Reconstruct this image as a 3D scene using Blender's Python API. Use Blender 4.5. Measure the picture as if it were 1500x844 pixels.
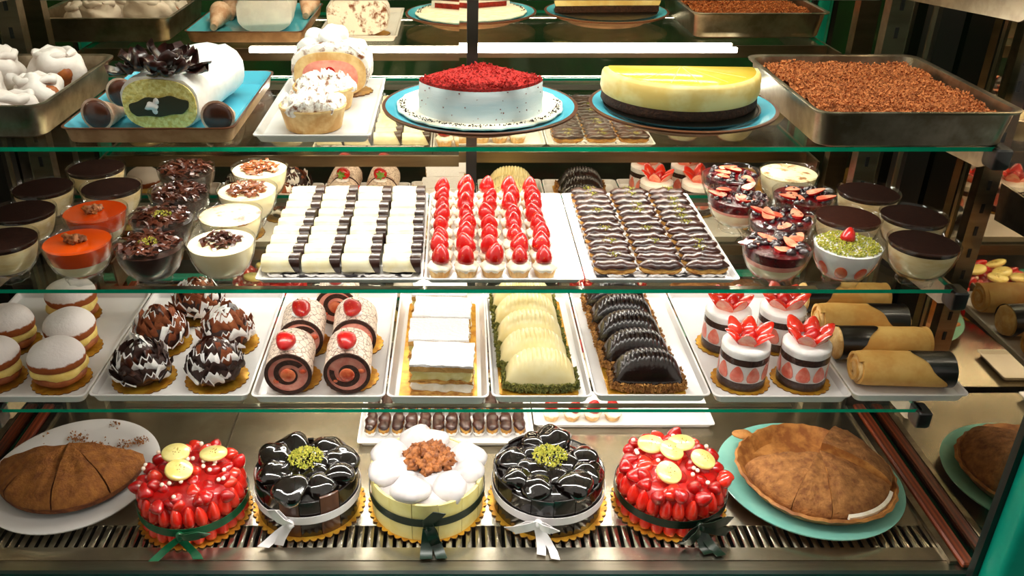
import bpy, bmesh, math, random
from mathutils import Vector, Matrix, noise
random.seed(7)
for o in list(bpy.data.objects): bpy.data.objects.remove(o)
scene = bpy.context.scene
COL = scene.collection
PI = math.pi

# ------------------------------------------------------------------ camera
ZC = 1.65                      # eye height
PITCH = math.radians(27.7)
FPX, CX, CY = 1300.0, 665.0, 422.0
cam = bpy.data.cameras.new('camera'); camo = bpy.data.objects.new('camera', cam); COL.objects.link(camo)
cam.sensor_width = 36; cam.lens = FPX / 1500 * 36; cam.shift_x = (750 - CX) / 1500
cam.clip_start = 0.02
camo.location = (0, 0, ZC); camo.rotation_euler = (PI/2 - PITCH, 0, 0)
scene.camera = camo

# ------------------------------------------------------------------ world and light
w = bpy.data.worlds.new('world'); scene.world = w; w.use_nodes = True
w.node_tree.nodes['Background'].inputs[0].default_value = (1.0, 0.90, 0.78, 1)
w.node_tree.nodes['Background'].inputs[1].default_value = 0.45
def area(name, loc, sx, sy, power, col, rot=(0, 0, 0)):
    l = bpy.data.lights.new(name, 'AREA'); l.shape = 'RECTANGLE'; l.size = sx; l.size_y = sy; l.energy = power; l.color = col
    o = bpy.data.objects.new(name, l); COL.objects.link(o); o.location = loc; o.rotation_euler = rot
    return o
# tubes under the roof of the display case, a strip under each shelf's back, and an added fill lamp under its front
WARM = (1.0, .95, .875)
area('canopy_tube_light', (0.10, 1.085, ZC + 0.30), 1.15, 0.05, 6.0, WARM, (math.radians(10), 0, 0))
area('canopy_tube_light', (0.10, 1.42, ZC + 0.30), 1.15, 0.05, 2.5, WARM, (math.radians(8), 0, 0))
for hh, pf, pb in ((.372, 1.2, 1.9), (.580, 0.62, 1.25), (.784, 1.6, 1.7)):
    area('added_front_fill_light', (0.06, 1.122, ZC - hh - .0125), 1.00, 0.008, pf, WARM, (math.radians(16), 0, 0))  # added fill lamp, brightens the fronts of the pastries and cakes below
    area('shelf_back_strip_light', (0.06, 1.447, ZC - hh - .0165), 1.00, 0.008, pb, WARM, (math.radians(-28), 0, 0))
scene.view_settings.view_transform = 'Standard'; scene.view_settings.look = 'None'
scene.view_settings.gamma = 1; scene.view_settings.use_curve_mapping = False
scene.view_settings.exposure = 0.75
try:
    scene.cycles.transparent_max_bounces = 32
except Exception: pass

def at(x, y, h):
    """pixel of the photograph -> world XY on the horizontal plane h below the eye"""
    u, v = (x - CX) / FPX, (y - CY) / FPX
    t = h / (math.sin(PITCH) + v * math.cos(PITCH))
    return Vector((u * t, (math.cos(PITCH) - v * math.sin(PITCH)) * t, ZC - h))

H0, H1, H2, H3, HD = 0.182, 0.372, 0.580, 0.784, 1.070     # shelf tops and deck below the eye
Z0, Z1, Z2, Z3, ZD = ZC - H0, ZC - H1, ZC - H2, ZC - H3, ZC - HD
YF, YB, YM = 1.10, 1.455, 1.56                            # shelf front, shelf back, mirror doors
XW = 0.85                                                 # mirror end walls

# ------------------------------------------------------------------ materials
def lin(c):
    if isinstance(c, str):
        c = [int(c[i:i+2], 16) / 255 for i in (0, 2, 4)]
    return tuple(x / 12.92 if x <= .04045 else ((x + .055) / 1.055) ** 2.4 for x in c) + (1,)
MATS = {}
def mat(name, c1, c2=None, rough=.5, scale=30, lo=.4, hi=.6, bump=0, bscale=None, metal=0, coat=0, sss=0, kind='noise', stretch=(1, 1, 1), spec=.5, trans=0):
    m = bpy.data.materials.new(name); m.use_nodes = True; nt = m.node_tree; N = nt.nodes; L = nt.links
    b = N['Principled BSDF']; b.inputs['Base Color'].default_value = lin(c1)
    b.inputs['Roughness'].default_value = rough; b.inputs['Metallic'].default_value = metal
    b.inputs['Coat Weight'].default_value = coat; b.inputs['Coat Roughness'].default_value = .06
    b.inputs['Specular IOR Level'].default_value = spec
    if sss:
        b.inputs['Subsurface Weight'].default_value = sss; b.inputs['Subsurface Scale'].default_value = .004
        b.inputs['Subsurface Radius'].default_value = (1, .6, .4)
    tc = N.new('ShaderNodeTexCoord'); oi = N.new('ShaderNodeObjectInfo')
    mp = N.new('ShaderNodeMapping'); mp.inputs['Scale'].default_value = stretch
    ad = N.new('ShaderNodeVectorMath'); ad.operation = 'ADD'
    ml = N.new('ShaderNodeMath'); ml.operation = 'MULTIPLY'; ml.inputs[1].default_value = 7.3
    L.new(oi.outputs['Random'], ml.inputs[0]); L.new(tc.outputs['Object'], mp.inputs[0])
    L.new(mp.outputs[0], ad.inputs[0]); L.new(ml.outputs[0], ad.inputs[1])
    def tex(k, s):
        if k == 'voronoi':
            t = N.new('ShaderNodeTexVoronoi'); t.feature = 'DISTANCE_TO_EDGE'; t.inputs['Scale'].default_value = s; o = t.outputs['Distance']
        elif k == 'dots':
            t = N.new('ShaderNodeTexVoronoi'); t.inputs['Scale'].default_value = s; o = t.outputs['Distance']
        elif k == 'wave':
            t = N.new('ShaderNodeTexWave'); t.inputs['Scale'].default_value = s; t.inputs['Distortion'].default_value = 4; t.inputs['Detail'].default_value = 3; o = t.outputs['Fac']
        else:
            t = N.new('ShaderNodeTexNoise'); t.inputs['Scale'].default_value = s; t.inputs['Detail'].default_value = 5; t.inputs['Roughness'].default_value = .62; o = t.outputs[0]
        L.new(ad.outputs[0], t.inputs['Vector']); return o
    if c2 is not None:
        r = N.new('ShaderNodeValToRGB'); r.color_ramp.elements[0].position = lo; r.color_ramp.elements[1].position = hi
        r.color_ramp.elements[0].color = lin(c1); r.color_ramp.elements[1].color = lin(c2)
        L.new(tex(kind, scale), r.inputs[0]); L.new(r.outputs[0], b.inputs['Base Color'])
    if bump:
        bp = N.new('ShaderNodeBump'); bp.inputs['Strength'].default_value = min(1, bump); bp.inputs['Distance'].default_value = .004
        L.new(tex(kind if kind in ('voronoi',) else 'noise', bscale or scale), bp.inputs['Height']); L.new(bp.outputs[0], b.inputs['Normal'])
    MATS[name] = m
    return m
def glass(name, tint, refl=1.0, rough=0.0):
    m = bpy.data.materials.new(name); m.use_nodes = True; nt = m.node_tree; N = nt.nodes; L = nt.links
    N.remove(N['Principled BSDF'])
    t = N.new('ShaderNodeBsdfTransparent'); t.inputs[0].default_value = tuple(tint) + (1,)
    g = N.new('ShaderNodeBsdfGlossy'); g.inputs['Roughness'].default_value = rough
    lw = N.new('ShaderNodeLayerWeight'); lw.inputs['Blend'].default_value = .5
    p = N.new('ShaderNodeMath'); p.operation = 'POWER'; p.inputs[1].default_value = 4.5
    s = N.new('ShaderNodeMath'); s.operation = 'MULTIPLY_ADD'; s.inputs[1].default_value = .85 * refl; s.inputs[2].default_value = .04 * refl
    mx = N.new('ShaderNodeMixShader')
    L.new(lw.outputs['Facing'], p.inputs[0]); L.new(p.outputs[0], s.inputs[0]); L.new(s.outputs[0], mx.inputs[0])
    L.new(t.outputs[0], mx.inputs[1]); L.new(g.outputs[0], mx.inputs[2]); L.new(mx.outputs[0], N['Material Output'].inputs[0])
    MATS[name] = m; return m
def edge_glass(name, c):
    m = bpy.data.materials.new(name); m.use_nodes = True; nt = m.node_tree; N = nt.nodes; L = nt.links
    b = N['Principled BSDF']; b.inputs['Base Color'].default_value = lin(c); b.inputs['Roughness'].default_value = .1
    t = N.new('ShaderNodeBsdfTranslucent'); t.inputs[0].default_value = lin(c)
    mx = N.new('ShaderNodeMixShader'); mx.inputs[0].default_value = .65
    L.new(b.outputs[0], mx.inputs[1]); L.new(t.outputs[0], mx.inputs[2]); L.new(mx.outputs[0], N['Material Output'].inputs[0])
    MATS[name] = m; return m
def emit(name, c, s):
    m = bpy.data.materials.new(name); m.use_nodes = True; b = m.node_tree.nodes['Principled BSDF']
    b.inputs['Emission Color'].default_value = c + (1,); b.inputs['Emission Strength'].default_value = s
    MATS[name] = m; return m
def sugar(name, crust, top, zlo, zhi, amp=.5, scale=120, bump=.4):
    """icing-sugar coat: lies on what faces up (object z), ragged at its border"""
    m = mat(name, crust, top, rough=.85, bump=bump, bscale=scale)
    nt = m.node_tree; N = nt.nodes; L = nt.links
    ramp = [n for n in N if n.type == 'VALTORGB'][0]
    nz = [n for n in N if n.type == 'TEX_NOISE'][0]; nz.inputs['Scale'].default_value = scale
    tc = [n for n in N if n.type == 'TEX_COORD'][0]
    sp = N.new('ShaderNodeSeparateXYZ'); L.new(tc.outputs['Object'], sp.inputs[0])
    mr = N.new('ShaderNodeMapRange'); mr.inputs[1].default_value = zlo; mr.inputs[2].default_value = zhi
    L.new(sp.outputs[2], mr.inputs[0])
    a = N.new('ShaderNodeMath'); a.operation = 'MULTIPLY_ADD'; a.inputs[1].default_value = amp
    L.new(nz.outputs[0], a.inputs[0]); L.new(mr.outputs[0], a.inputs[2])
    s = N.new('ShaderNodeMath'); s.operation = 'SUBTRACT'; s.inputs[1].default_value = amp * .5
    L.new(a.outputs[0], s.inputs[0]); L.new(s.outputs[0], ramp.inputs[0])
    return m

glass('shelf_glass', (.955, .985, .965), .62)
glass('front_glass', (.985, .992, .988), .35)
glass('bowl_glass', (.95, .955, .95), .9)
glass('clear_film', (.97, .97, .97), .6)
edge_glass('glass_edge', (.02, .62, .48))
mat('mirror', (.86, .81, .72), metal=1, rough=.015)
mat('mirror_side', (.74, .70, .62), metal=1, rough=.02)
mat('steel', (.80, .77, .70), (.70, .66, .58), rough=.27, metal=1, scale=14, lo=.35, hi=.7, bump=.03, bscale=8)
mat('steel_brushed', (.66, .62, .55), (.58, .54, .48), rough=.28, metal=1, scale=40, stretch=(.1, 1, 1))
mat('pan_steel', (.78, .74, .67), (.60, .55, .47), rough=.3, metal=1, scale=18)
mat('dark_metal', (.06, .05, .045), rough=.35)
mat('black_rubber', (.02, .02, .02), rough=.5)
mat('green_paint', (.02, .62, .52), (.015, .56, .47), rough=.35, scale=6)
mat('green_wall', (.05, .36, .12), (.03, .26, .08), rough=.6, scale=3)
mat('dark_wall', (.10, .075, .06), (.07, .05, .04), rough=.7, scale=4)
mat('dark_tile', (.13, .11, .09), (.09, .075, .06), rough=.4, scale=5)
mat('wood', (.52, .22, .09), (.36, .13, .05), rough=.4, kind='wave', scale=6, stretch=(6, .4, 6), lo=.2, hi=.8)
mat('white_ceramic', (.88, .868, .865), (.85, .838, .832), rough=.22, scale=8)
mat('white_plastic', (.93, .91, .89), rough=.3)
mat('blue_glaze', (.36, .73, .82), (.30, .66, .76), rough=.12, scale=10, lo=.3, hi=.7)
mat('tan_clay', (.66, .52, .38), (.55, .41, .28), rough=.5, scale=30)
mat('brown_rim', (.36, .20, .12), rough=.3)
mat('celadon', (.56, .80, .74), (.48, .74, .69), rough=.12, scale=9)
mat('gold_card', (.86, .66, .22), (.74, .50, .13), rough=.32, metal=.55, scale=60, bump=.1, bscale=90)
mat('gold_card_edge', (.45, .27, .08), rough=.5)
mat('black_card', (.03, .025, .02), rough=.3)
mat('doily', (.93, .92, .92), (.18, .16, .18), rough=.7, kind='dots', scale=55, lo=.62, hi=.68)
mat('cream', (.97, .94, .88), (.93, .88, .78), rough=.55, scale=60, sss=.15, bump=.15, bscale=70)
mat('white_cream', (.97, .96, .95), (.92, .90, .89), rough=.35, scale=40, sss=.15, bump=.15, bscale=60)
mat('custard', (.96, .86, .52), (.90, .76, .38), rough=.5, scale=40, sss=.1)
mat('white_choc', (.96, .93, .80), (.93, .88, .70), rough=.38, scale=50, bump=.12, bscale=60)
mat('ivory_choc', (.93, .88, .68), (.91, .84, .60), rough=.3, scale=30, coat=.3)
mat('dark_choc', (.20, .10, .07), (.14, .06, .04), rough=.3, scale=40, coat=.2)
mat('black_choc', (.045, .022, .018), (.03, .014, .012), rough=.12, scale=30, coat=1)
mat('milk_choc', (.33, .15, .075), (.24, .09, .04), rough=.3, scale=50, coat=.3, bump=.1)
mat('choc_matte', (.22, .10, .055), (.15, .06, .035), rough=.6, scale=70, bump=.3)
mat('cocoa', (.22, .095, .04), (.17, .065, .028), rough=.9, scale=300, bump=.25, bscale=400, spec=.08)
mat('cocoa_dark', (.16, .07, .035), (.11, .045, .024), rough=.85, scale=300, bump=.25, bscale=400, spec=.08)
mat('cocoa_dust', (.47, .22, .09), (.62, .36, .2), rough=.9, scale=70, lo=.45, hi=.8)
mat('crumb_brown', (.76, .44, .22), (.56, .29, .12), rough=.85, scale=120, bump=.7, bscale=140)
mat('pie_top', (.74, .50, .26), (.50, .29, .12), rough=.75, scale=70, lo=.35, hi=.68, bump=1, bscale=240)
mat('pie_crust', (.74, .50, .24), (.55, .32, .12), rough=.6, scale=35, bump=.5)
mat('tart_crust', (.93, .80, .56), (.82, .62, .36), rough=.6, scale=40, bump=.3, bscale=60)
mat('bun_crust', (.66, .35, .11), (.52, .24, .07), rough=.55, scale=40)
mat('sponge_yellow', (.96, .91, .60), (.84, .75, .38), rough=.85, scale=160, bump=.8, bscale=160)
mat('sponge_brown', (.20, .095, .05), (.32, .17, .09), rough=.85, scale=180, lo=.45, hi=.7, bump=.8, bscale=180)
mat('red_sponge', (.60, .12, .07), (.46, .07, .04), rough=.85, scale=160, bump=.6, bscale=160)
mat('red_crumb', (.82, .12, .09), (.60, .05, .04), rough=.8, scale=260, bump=.9, bscale=220)
mat('pink_cream', (.95, .66, .58), (.90, .52, .46), rough=.5, scale=60, bump=.2)
mat('icing_blue_white', (.90, .93, .94), (.84, .90, .92), rough=.5, scale=12, stretch=(1, 1, 6), bump=.15, bscale=30)
mat('puff', (.85, .66, .34), (.66, .42, .16), rough=.8, scale=90, stretch=(1, 1, 3), bump=.7, bscale=110)
mat('strawberry', (.70, .03, .025), (.90, .62, .30), rough=.28, kind='dots', scale=1, lo=.5, hi=.6, coat=.4)
mat('strawberry_orange', (.87, .22, .12), (.80, .11, .06), rough=.18, scale=45, lo=.35, hi=.65, coat=1)
mat('strawberry_red', (.76, .06, .045), (.62, .02, .02), rough=.2, scale=40, coat=.7, bump=.35, bscale=160)
mat('strawberry_flesh', (.93, .38, .26), (.96, .66, .52), rough=.3, scale=60, coat=.6)
mat('leaf', (.30, .46, .12), (.45, .58, .22), rough=.5, scale=40)
mat('orange_jelly', (.86, .30, .03), (.80, .24, .02), rough=.12, scale=10, coat=.8)
mat('walnut', (.66, .40, .18), (.44, .23, .09), rough=.6, scale=90, bump=.7, bscale=90)
mat('pistachio', (.52, .55, .14), (.70, .66, .24), rough=.8, scale=200)
mat('pistachio_dark', (.30, .33, .10), (.52, .50, .22), rough=.8, scale=120)
mat('nuts', (.70, .50, .24), (.50, .31, .12), rough=.8, scale=120)
mat('berry', (.17, .02, .05), (.06, .01, .03), rough=.18, scale=120, coat=.8, bump=.7, bscale=130)
mat('berry_jam', (.38, .03, .06), (.24, .015, .04), rough=.2, scale=60, coat=.7, bump=.4, bscale=90)
mat('banana', (.95, .90, .60), (.90, .82, .46), rough=.25, scale=40, coat=.6)
mat('banana_core', (.80, .66, .28), (.50, .36, .14), rough=.3, scale=120, coat=.6)
mat('pearl', (.97, .90, .82), rough=.25)
mat('ribbon_green', (.04, .36, .22), (.03, .29, .17), rough=.3, scale=20)
mat('ribbon_dark', (.03, .13, .09), rough=.35)
mat('ribbon_white', (.90, .89, .90), (.86, .84, .85), rough=.35, scale=20)
mat('crepe', (.90, .72, .40), (.84, .62, .30), rough=.55, scale=28, bump=.15)
mat('caramel', (.45, .20, .06), (.62, .34, .12), rough=.3, scale=120, coat=.5)
mat('meringue', (.93, .89, .87), (.84, .77, .74), rough=.6, scale=26, lo=.35, hi=.75, bump=.4, bscale=30)
mat('cone_wafer', (.92, .78, .69), (.80, .60, .48), rough=.7, scale=50, bump=.4)
mat('toasted', (.97, .95, .92), (.50, .27, .12), rough=.6, scale=95, lo=.50, hi=.64, bump=.5, bscale=90)
mat('cracked_icing', (.50, .38, .31), (.93, .85, .78), rough=.6, kind='voronoi', scale=95, lo=.0, hi=.08, bump=.3)
mat('cheesecake', (.95, .86, .58), (.90, .76, .42), rough=.5, scale=25, bump=.2)
mat('lemon_glaze', (.94, .80, .32), (.90, .72, .22), rough=.14, scale=12, coat=.6)
mat('olive_cream', (.18, .16, .05), rough=.5)
mat('brulee', (.96, .90, .70), (.58, .32, .10), rough=.35, scale=45, lo=.50, hi=.62, coat=.3)
mat('pudding', (.97, .92, .78), (.95, .88, .70), rough=.4, scale=20, sss=.1)
mat('layered_cream', (.95, .87, .68), (.86, .72, .46), rough=.5, scale=26, stretch=(1, 1, 3), lo=.4, hi=.7)
sugar('bun_sugar', (.60, .30, .09), (.93, .89, .88), .040, .052, .8)
sugar('slice_sugar', (.80, .62, .34), (.93, .92, .915), .050, .055, .6, 160, 1)
sugar('strawberry_seeded', (.80, .03, .025), (.80, .03, .025), 0, 1)
# seeds of the strawberries: small straw-coloured dots
m = MATS['strawberry']; [n for n in m.node_tree.nodes if n.type == 'TEX_VORONOI'][0].inputs['Scale'].default_value = 210
_r = [n for n in m.node_tree.nodes if n.type == 'VALTORGB'][0].color_ramp
_r.elements[0].position = .13; _r.elements[0].color = lin((.88, .48, .16)); _r.elements[1].position = .19; _r.elements[1].color = lin((.72, .035, .03))
emit('led', (1.0, .95, .86), 26)

mat('petal_choc', (.24, .10, .085), (.13, .045, .04), rough=.28, scale=40, coat=.4)
mat('dark_pudding', (.20, .085, .04), (.13, .05, .025), rough=.4, scale=20, coat=.3)
mat('strawberry_flesh2', (.84, .26, .14), (.93, .52, .34), rough=.3, scale=60, coat=.5)
mat('dark_choc_glaze', (.24, .10, .06), (.15, .055, .035), rough=.32, scale=60, coat=.25)
mat('custard_pale', (.96, .92, .68), (.90, .84, .52), rough=.5, scale=50)
mat('dome_choc', (.12, .055, .04), (.08, .035, .025), rough=.24, scale=30, coat=.45)
mat('strawberry_flesh3', (.90, .42, .34), (.94, .60, .52), rough=.3, scale=60, coat=.3)
mat('black_choc_soft', (.075, .035, .025), (.05, .022, .016), rough=.3, scale=30, coat=.3)
mat('cream_tan', (.93, .80, .55), (.85, .66, .38), rough=.6, scale=60, bump=.3)
mat('cinnamon_top', (.70, .44, .18), (.48, .26, .08), rough=.8, scale=60, lo=.35, hi=.7, bump=1, bscale=220)
mat('cinnamon_side', (.54, .30, .11), (.38, .18, .06), rough=.8, scale=60, bump=1, bscale=200)
mat('side_strawberry', (.90, .20, .12), (.84, .10, .06), rough=.2, scale=50, coat=.9, bump=.25, bscale=150)
mat('ribbon_dark_green', (.02, .12, .06), (.012, .08, .045), rough=.3, scale=20)
mat('black_choc_panel', (.075, .035, .028), (.05, .022, .018), rough=.22, scale=20, coat=.6)
mat('brown_panel', (.36, .20, .10), (.26, .13, .065), rough=.3, scale=25, stretch=(1, 1, .3), coat=.3)
mat('white_choc_panel', (.95, .90, .62), (.92, .85, .52), rough=.35, scale=25)
mat('puff_cream', (.80, .775, .77), (.73, .70, .70), rough=.3, scale=30)

# ------------------------------------------------------------------ mesh helpers
class MB:
    def __init__(s): s.v, s.f, s.m, s.M = [], [], [], Matrix.Identity(4)
    def at(s, loc=(0, 0, 0), rot=(0, 0, 0), sc=(1, 1, 1)):
        from mathutils import Euler
        s.M = Matrix.Translation(loc) @ Euler(rot).to_matrix().to_4x4() @ Matrix.Diagonal(tuple(sc) + (1,)); return s
    def add(s, V, F, mi=0):
        k = len(s.v); s.v += [tuple(s.M @ Vector(p)) for p in V]
        for i, f in enumerate(F):
            s.f.append([a + k for a in f]); s.m.append(mi[i] if isinstance(mi, list) else mi)
        return s
    def loft(s, rings, mi=0, cap0=True, cap1=True, closed=True):
        n = len(rings[0]); V = [p for r in rings for p in r]; F = []; MI = []
        for i in range(len(rings) - 1):
            a = mi[i] if isinstance(mi, list) else mi
            for j in range(n if closed else n - 1):
                k = (j + 1) % n; F.append([i*n+j, i*n+k, (i+1)*n+k, (i+1)*n+j]); MI.append(a)
        if cap0: F.append(list(range(n))[::-1]); MI.append(mi[0] if isinstance(mi, list) else mi)
        if cap1: F.append([(len(rings)-1)*n + j for j in range(n)]); MI.append(mi[-1] if isinstance(mi, list) else mi)
        return s.add(V, F, MI)
    def lathe(s, prof, n=32, mi=0, wob=None, cap0=True, cap1=True):
        R = []
        for r, z in prof:
            ring = []
            for j in range(n):
                a = 2*PI*j/n; q = r * (wob(a, r, z) if wob else 1)
                ring.append((q*math.cos(a), q*math.sin(a), z))
            R.append(ring)
        return s.loft(R, mi, cap0, cap1)
    def sector(s, prof, a0, a1, n, mi=0, cap=None):
        """closed profile (r,z) swept from angle a0 to a1; cap = material of the two cut faces"""
        full = abs(a1 - a0) > 2*PI - 1e-6; k = len(prof); V = []; F = []; MI = []
        cnt = n if full else n + 1
        for i in range(cnt):
            a = a0 + (a1 - a0) * i / n
            V += [(r*math.cos(a), r*math.sin(a), z) for r, z in prof]
        for i in range(n):
            i2 = (i + 1) % cnt
            for j in range(k):
                j2 = (j + 1) % k
                if prof[j][0] < 1e-6 and prof[j2][0] < 1e-6: continue
                F.append([i*k+j, i2*k+j, i2*k+j2, i*k+j2]); MI.append(mi[j] if isinstance(mi, list) else mi)
        if not full:
            c = mi if cap is None else cap; c = c[0] if isinstance(c, list) else c
            F.append(list(range(k))); MI.append(c); F.append([(cnt-1)*k + j for j in range(k)][::-1]); MI.append(c)
        return s.add(V, F, MI)
    def box(s, c, d, mi=0):
        x, y, z = [a/2 for a in d]
        V = [(c[0]+i*x, c[1]+j*y, c[2]+k*z) for i in (-1, 1) for j in (-1, 1) for k in (-1, 1)]
        return s.add(V, [[0,1,3,2],[4,6,7,5],[0,4,5,1],[2,3,7,6],[0,2,6,4],[1,5,7,3]], mi)
    def rrect(s, spec, mi=0, k=5, cap0=True, cap1=True, c=(0, 0)):
        """loft of rounded rectangles: (half x, half y, corner radius, z)"""
        R = []
        for hx, hy, r, z in spec:
            ring = []
            for q, (sx, sy) in enumerate(((1, 1), (-1, 1), (-1, -1), (1, -1))):
                for i in range(k + 1):
                    a = PI/2*q + PI/2*i/k
                    ring.append((c[0] + sx*(hx-r) + r*math.cos(a), c[1] + sy*(hy-r) + r*math.sin(a), z))
            R.append(ring)
        return s.loft(R, mi, cap0, cap1)
    def prism(s, poly, z0, z1, mi=0, edge=None):
        n = len(poly); V = [(x, y, z0) for x, y in poly] + [(x, y, z1) for x, y in poly]
        F = [list(range(n))[::-1], list(range(n, 2*n))] + [[i, (i+1) % n, n+(i+1) % n, n+i] for i in range(n)]
        return s.add(V, F, [mi, mi] + [mi if edge is None else edge]*n)
    def blob(s, c, r, nu=16, nv=10, amp=0, fr=20, seed=0, mi=0, zmin=None, power=1):
        V = []; F = []
        for i in range(nv + 1):
            t = PI*i/nv
            for j in range(nu):
                p = 2*PI*j/nu
                d = Vector((math.sin(t)*math.cos(p), math.sin(t)*math.sin(p), -math.cos(t)))
                if power != 1: d = Vector([math.copysign(abs(q)**power, q) for q in d])
                P = Vector((d.x*r[0], d.y*r[1], d.z*r[2]))
                if amp: P += d * amp * noise.noise(P*fr + Vector((seed*3.1, seed*1.7, seed)))
                P += Vector(c)
                if zmin is not None: P.z = max(P.z, zmin)
                V.append(tuple(P))
        for i in range(nv):
            for j in range(nu):
                k = (j+1) % nu; F.append([i*nu+j, i*nu+k, (i+1)*nu+k, (i+1)*nu+j])
        return s.add(V, F, mi)
    def tube(s, pts, rad, n=10, mi=0, sq=(1, 1)):
        pts = [Vector(p) for p in pts]; R = []
        up = Vector((0, 0, 1))
        for i, p in enumerate(pts):
            t = (pts[min(i+1, len(pts)-1)] - pts[max(i-1, 0)]).normalized()
            a = t.cross(up)
            if a.length < 1e-4: a = Vector((1, 0, 0))
            a.normalize(); b = a.cross(t)
            r = rad[i] if isinstance(rad, (list, tuple)) else rad
            R.append([tuple(p + a*(r*sq[0]*math.cos(2*PI*j/n)) + b*(r*sq[1]*math.sin(2*PI*j/n))) for j in range(n)])
        return s.loft(R, mi)
    def strip(s, pts, wid, th=.0006, mi=0):
        """thin ribbon: centre points and half-width vectors"""
        P = [Vector(p) for p in pts]; W = [Vector(x) for x in wid]; R = []
        for i, p in enumerate(P):
            t = (P[min(i+1, len(P)-1)] - P[max(i-1, 0)]).normalized(); nrm = t.cross(W[i]).normalized() * th
            R.append([tuple(p - W[i] - nrm), tuple(p + W[i] - nrm), tuple(p + W[i] + nrm), tuple(p - W[i] + nrm)])
        return s.loft(R, mi)
    def chips(s, n, pos, size, mi=0, flat=1, seed=1):
        rd = random.Random(seed); keep = s.M
        for i in range(n):
            p = pos(rd); q = size * rd.uniform(.6, 1.4)
            s.at(p, (rd.uniform(0, 6), rd.uniform(0, 6), rd.uniform(0, 6)))
            s.add([(-q, -q*.6, -q*.5*flat), (q, -q*.5, -q*.4*flat), (0, q*.9, -q*.3*flat), (0, 0, q*.8*flat)], [[0,2,1],[0,1,3],[1,2,3],[2,0,3]], mi)
        s.M = keep; return s
    def data(s, name, mats, smooth=True, angle=38):
        me = bpy.data.meshes.new(name); me.from_pydata(s.v, [], s.f)
        for x in (mats if isinstance(mats, (list, tuple)) else [mats]): me.materials.append(MATS[x])
        for p, k in zip(me.polygons, s.m): p.material_index = k
        bm = bmesh.new(); bm.from_mesh(me); bmesh.ops.remove_doubles(bm, verts=bm.verts, dist=1e-6)
        bmesh.ops.recalc_face_normals(bm, faces=bm.faces); bm.to_mesh(me); bm.free()
        if smooth:
            me.shade_smooth(); me.set_sharp_from_angle(angle=math.radians(angle))
        return me
CACHE = {}
def cached(key, fn):
    if key not in CACHE: CACHE[key] = fn()
    return CACHE[key]
def ob(name, me, parent=None, loc=(0, 0, 0), rot=(0, 0, 0), sc=(1, 1, 1), kind=None, label=None):
    o = bpy.data.objects.new(name, me); COL.objects.link(o)
    o.location = loc; o.rotation_euler = rot; o.scale = sc if isinstance(sc, (tuple, list)) else (sc,)*3
    if parent: o.parent = parent
    if kind: o['kind'] = kind
    if label: o['label'] = label
    return o
def tag(o, label, cat, group=None):
    o['label'] = label; o['category'] = cat
    if group: o['group'] = group
    return o
def thing(name, label, cat, loc=(0, 0, 0), rz=0, group=None):
    o = ob(name, None, None, loc, (0, 0, rz)); o.empty_display_size = .02
    return tag(o, label, cat, group)

# ------------------------------------------------------------------ the room around the case
def struct(name, c, d, m):
    b = MB(); b.box(c, d); o = ob(name, b.data(name, m, False)); o['kind'] = 'structure'; return o
struct('floor', (0, -.2, -.02), (6, 5.2, .04), 'dark_tile')
struct('wall_back', (0, 2.35, 1.3), (6, .1, 2.6), 'dark_wall')
struct('wall_front', (0, -2.75, 1.3), (6, .1, 2.6), 'dark_wall')
struct('trim_1', (0, -2.66, .45), (6, .06, .9), 'green_wall')

# ------------------------------------------------------------------ the display case
case = thing('display_case', 'refrigerated glass display case with teal frame, mirrored walls and steel deck', 'display case')
def cpart(name, c, d, m, parent=case, smooth=False, bev=0):
    b = MB()
    if bev: b.rrect([(d[0]/2-bev, d[1]/2-bev, bev*.5, c[2]-d[2]/2), (d[0]/2, d[1]/2, bev, c[2]-d[2]/2+bev), (d[0]/2, d[1]/2, bev, c[2]+d[2]/2-bev), (d[0]/2-bev, d[1]/2-bev, bev*.5, c[2]+d[2]/2)], c=(c[0], c[1]), k=3); smooth = True
    else: b.box(c, d)
    return ob(name, b.data(name, m, smooth), parent)
YP = 1.035                                  # front glass plane
cpart('base_cabinet', (0, 1.31, (ZD-.09)/2+.02), (1.80, .56, ZD-.13), 'green_paint')
deck = cpart('deck', (0, 1.360, ZD-.012), (1.69, .40, .024), 'steel')
cpart('deck_front_plate', (0, 1.0935, ZD-.012), (1.69, .029, .024), 'steel', deck)
cpart('air_channel', (0, 1.165, ZD-.042), (1.69, .150, .012), 'black_rubber', deck)
barme = MB(); barme.at((0, 0, 0), (0, 0, 0)).rrect([(.0052, .027, .003, -.006), (.0052, .027, .003, -.001), (.0042, .026, .003, 0)], k=2)
barme = barme.data('grille_bar', 'steel')
for i in range(96):
    x = -.79 + i * (1.58 / 95)
    ob('grille_bar', barme, deck, (x, 1.134, ZD - .001))
for x in (-.822, .822): cpart('grille_end_plate', (x, 1.134, ZD-.004), (.046, .052, .006), 'steel', deck)
for x in (-.44, .44): cpart('deck_seam', (x, 1.36, ZD+.0001), (.004, .39, .0012), 'steel_brushed', deck)
cpart('front_ledge', (0, 1.066, ZD-.016), (1.69, .024, .030), 'steel_brushed', deck)
cpart('front_gasket', (0, 1.050, ZD-.008), (1.68, .008, .022), 'black_rubber')
cpart('front_rail', (0, 1.022, ZD-.024), (1.80, .05, .055), 'green_paint', bev=.008)
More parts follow.
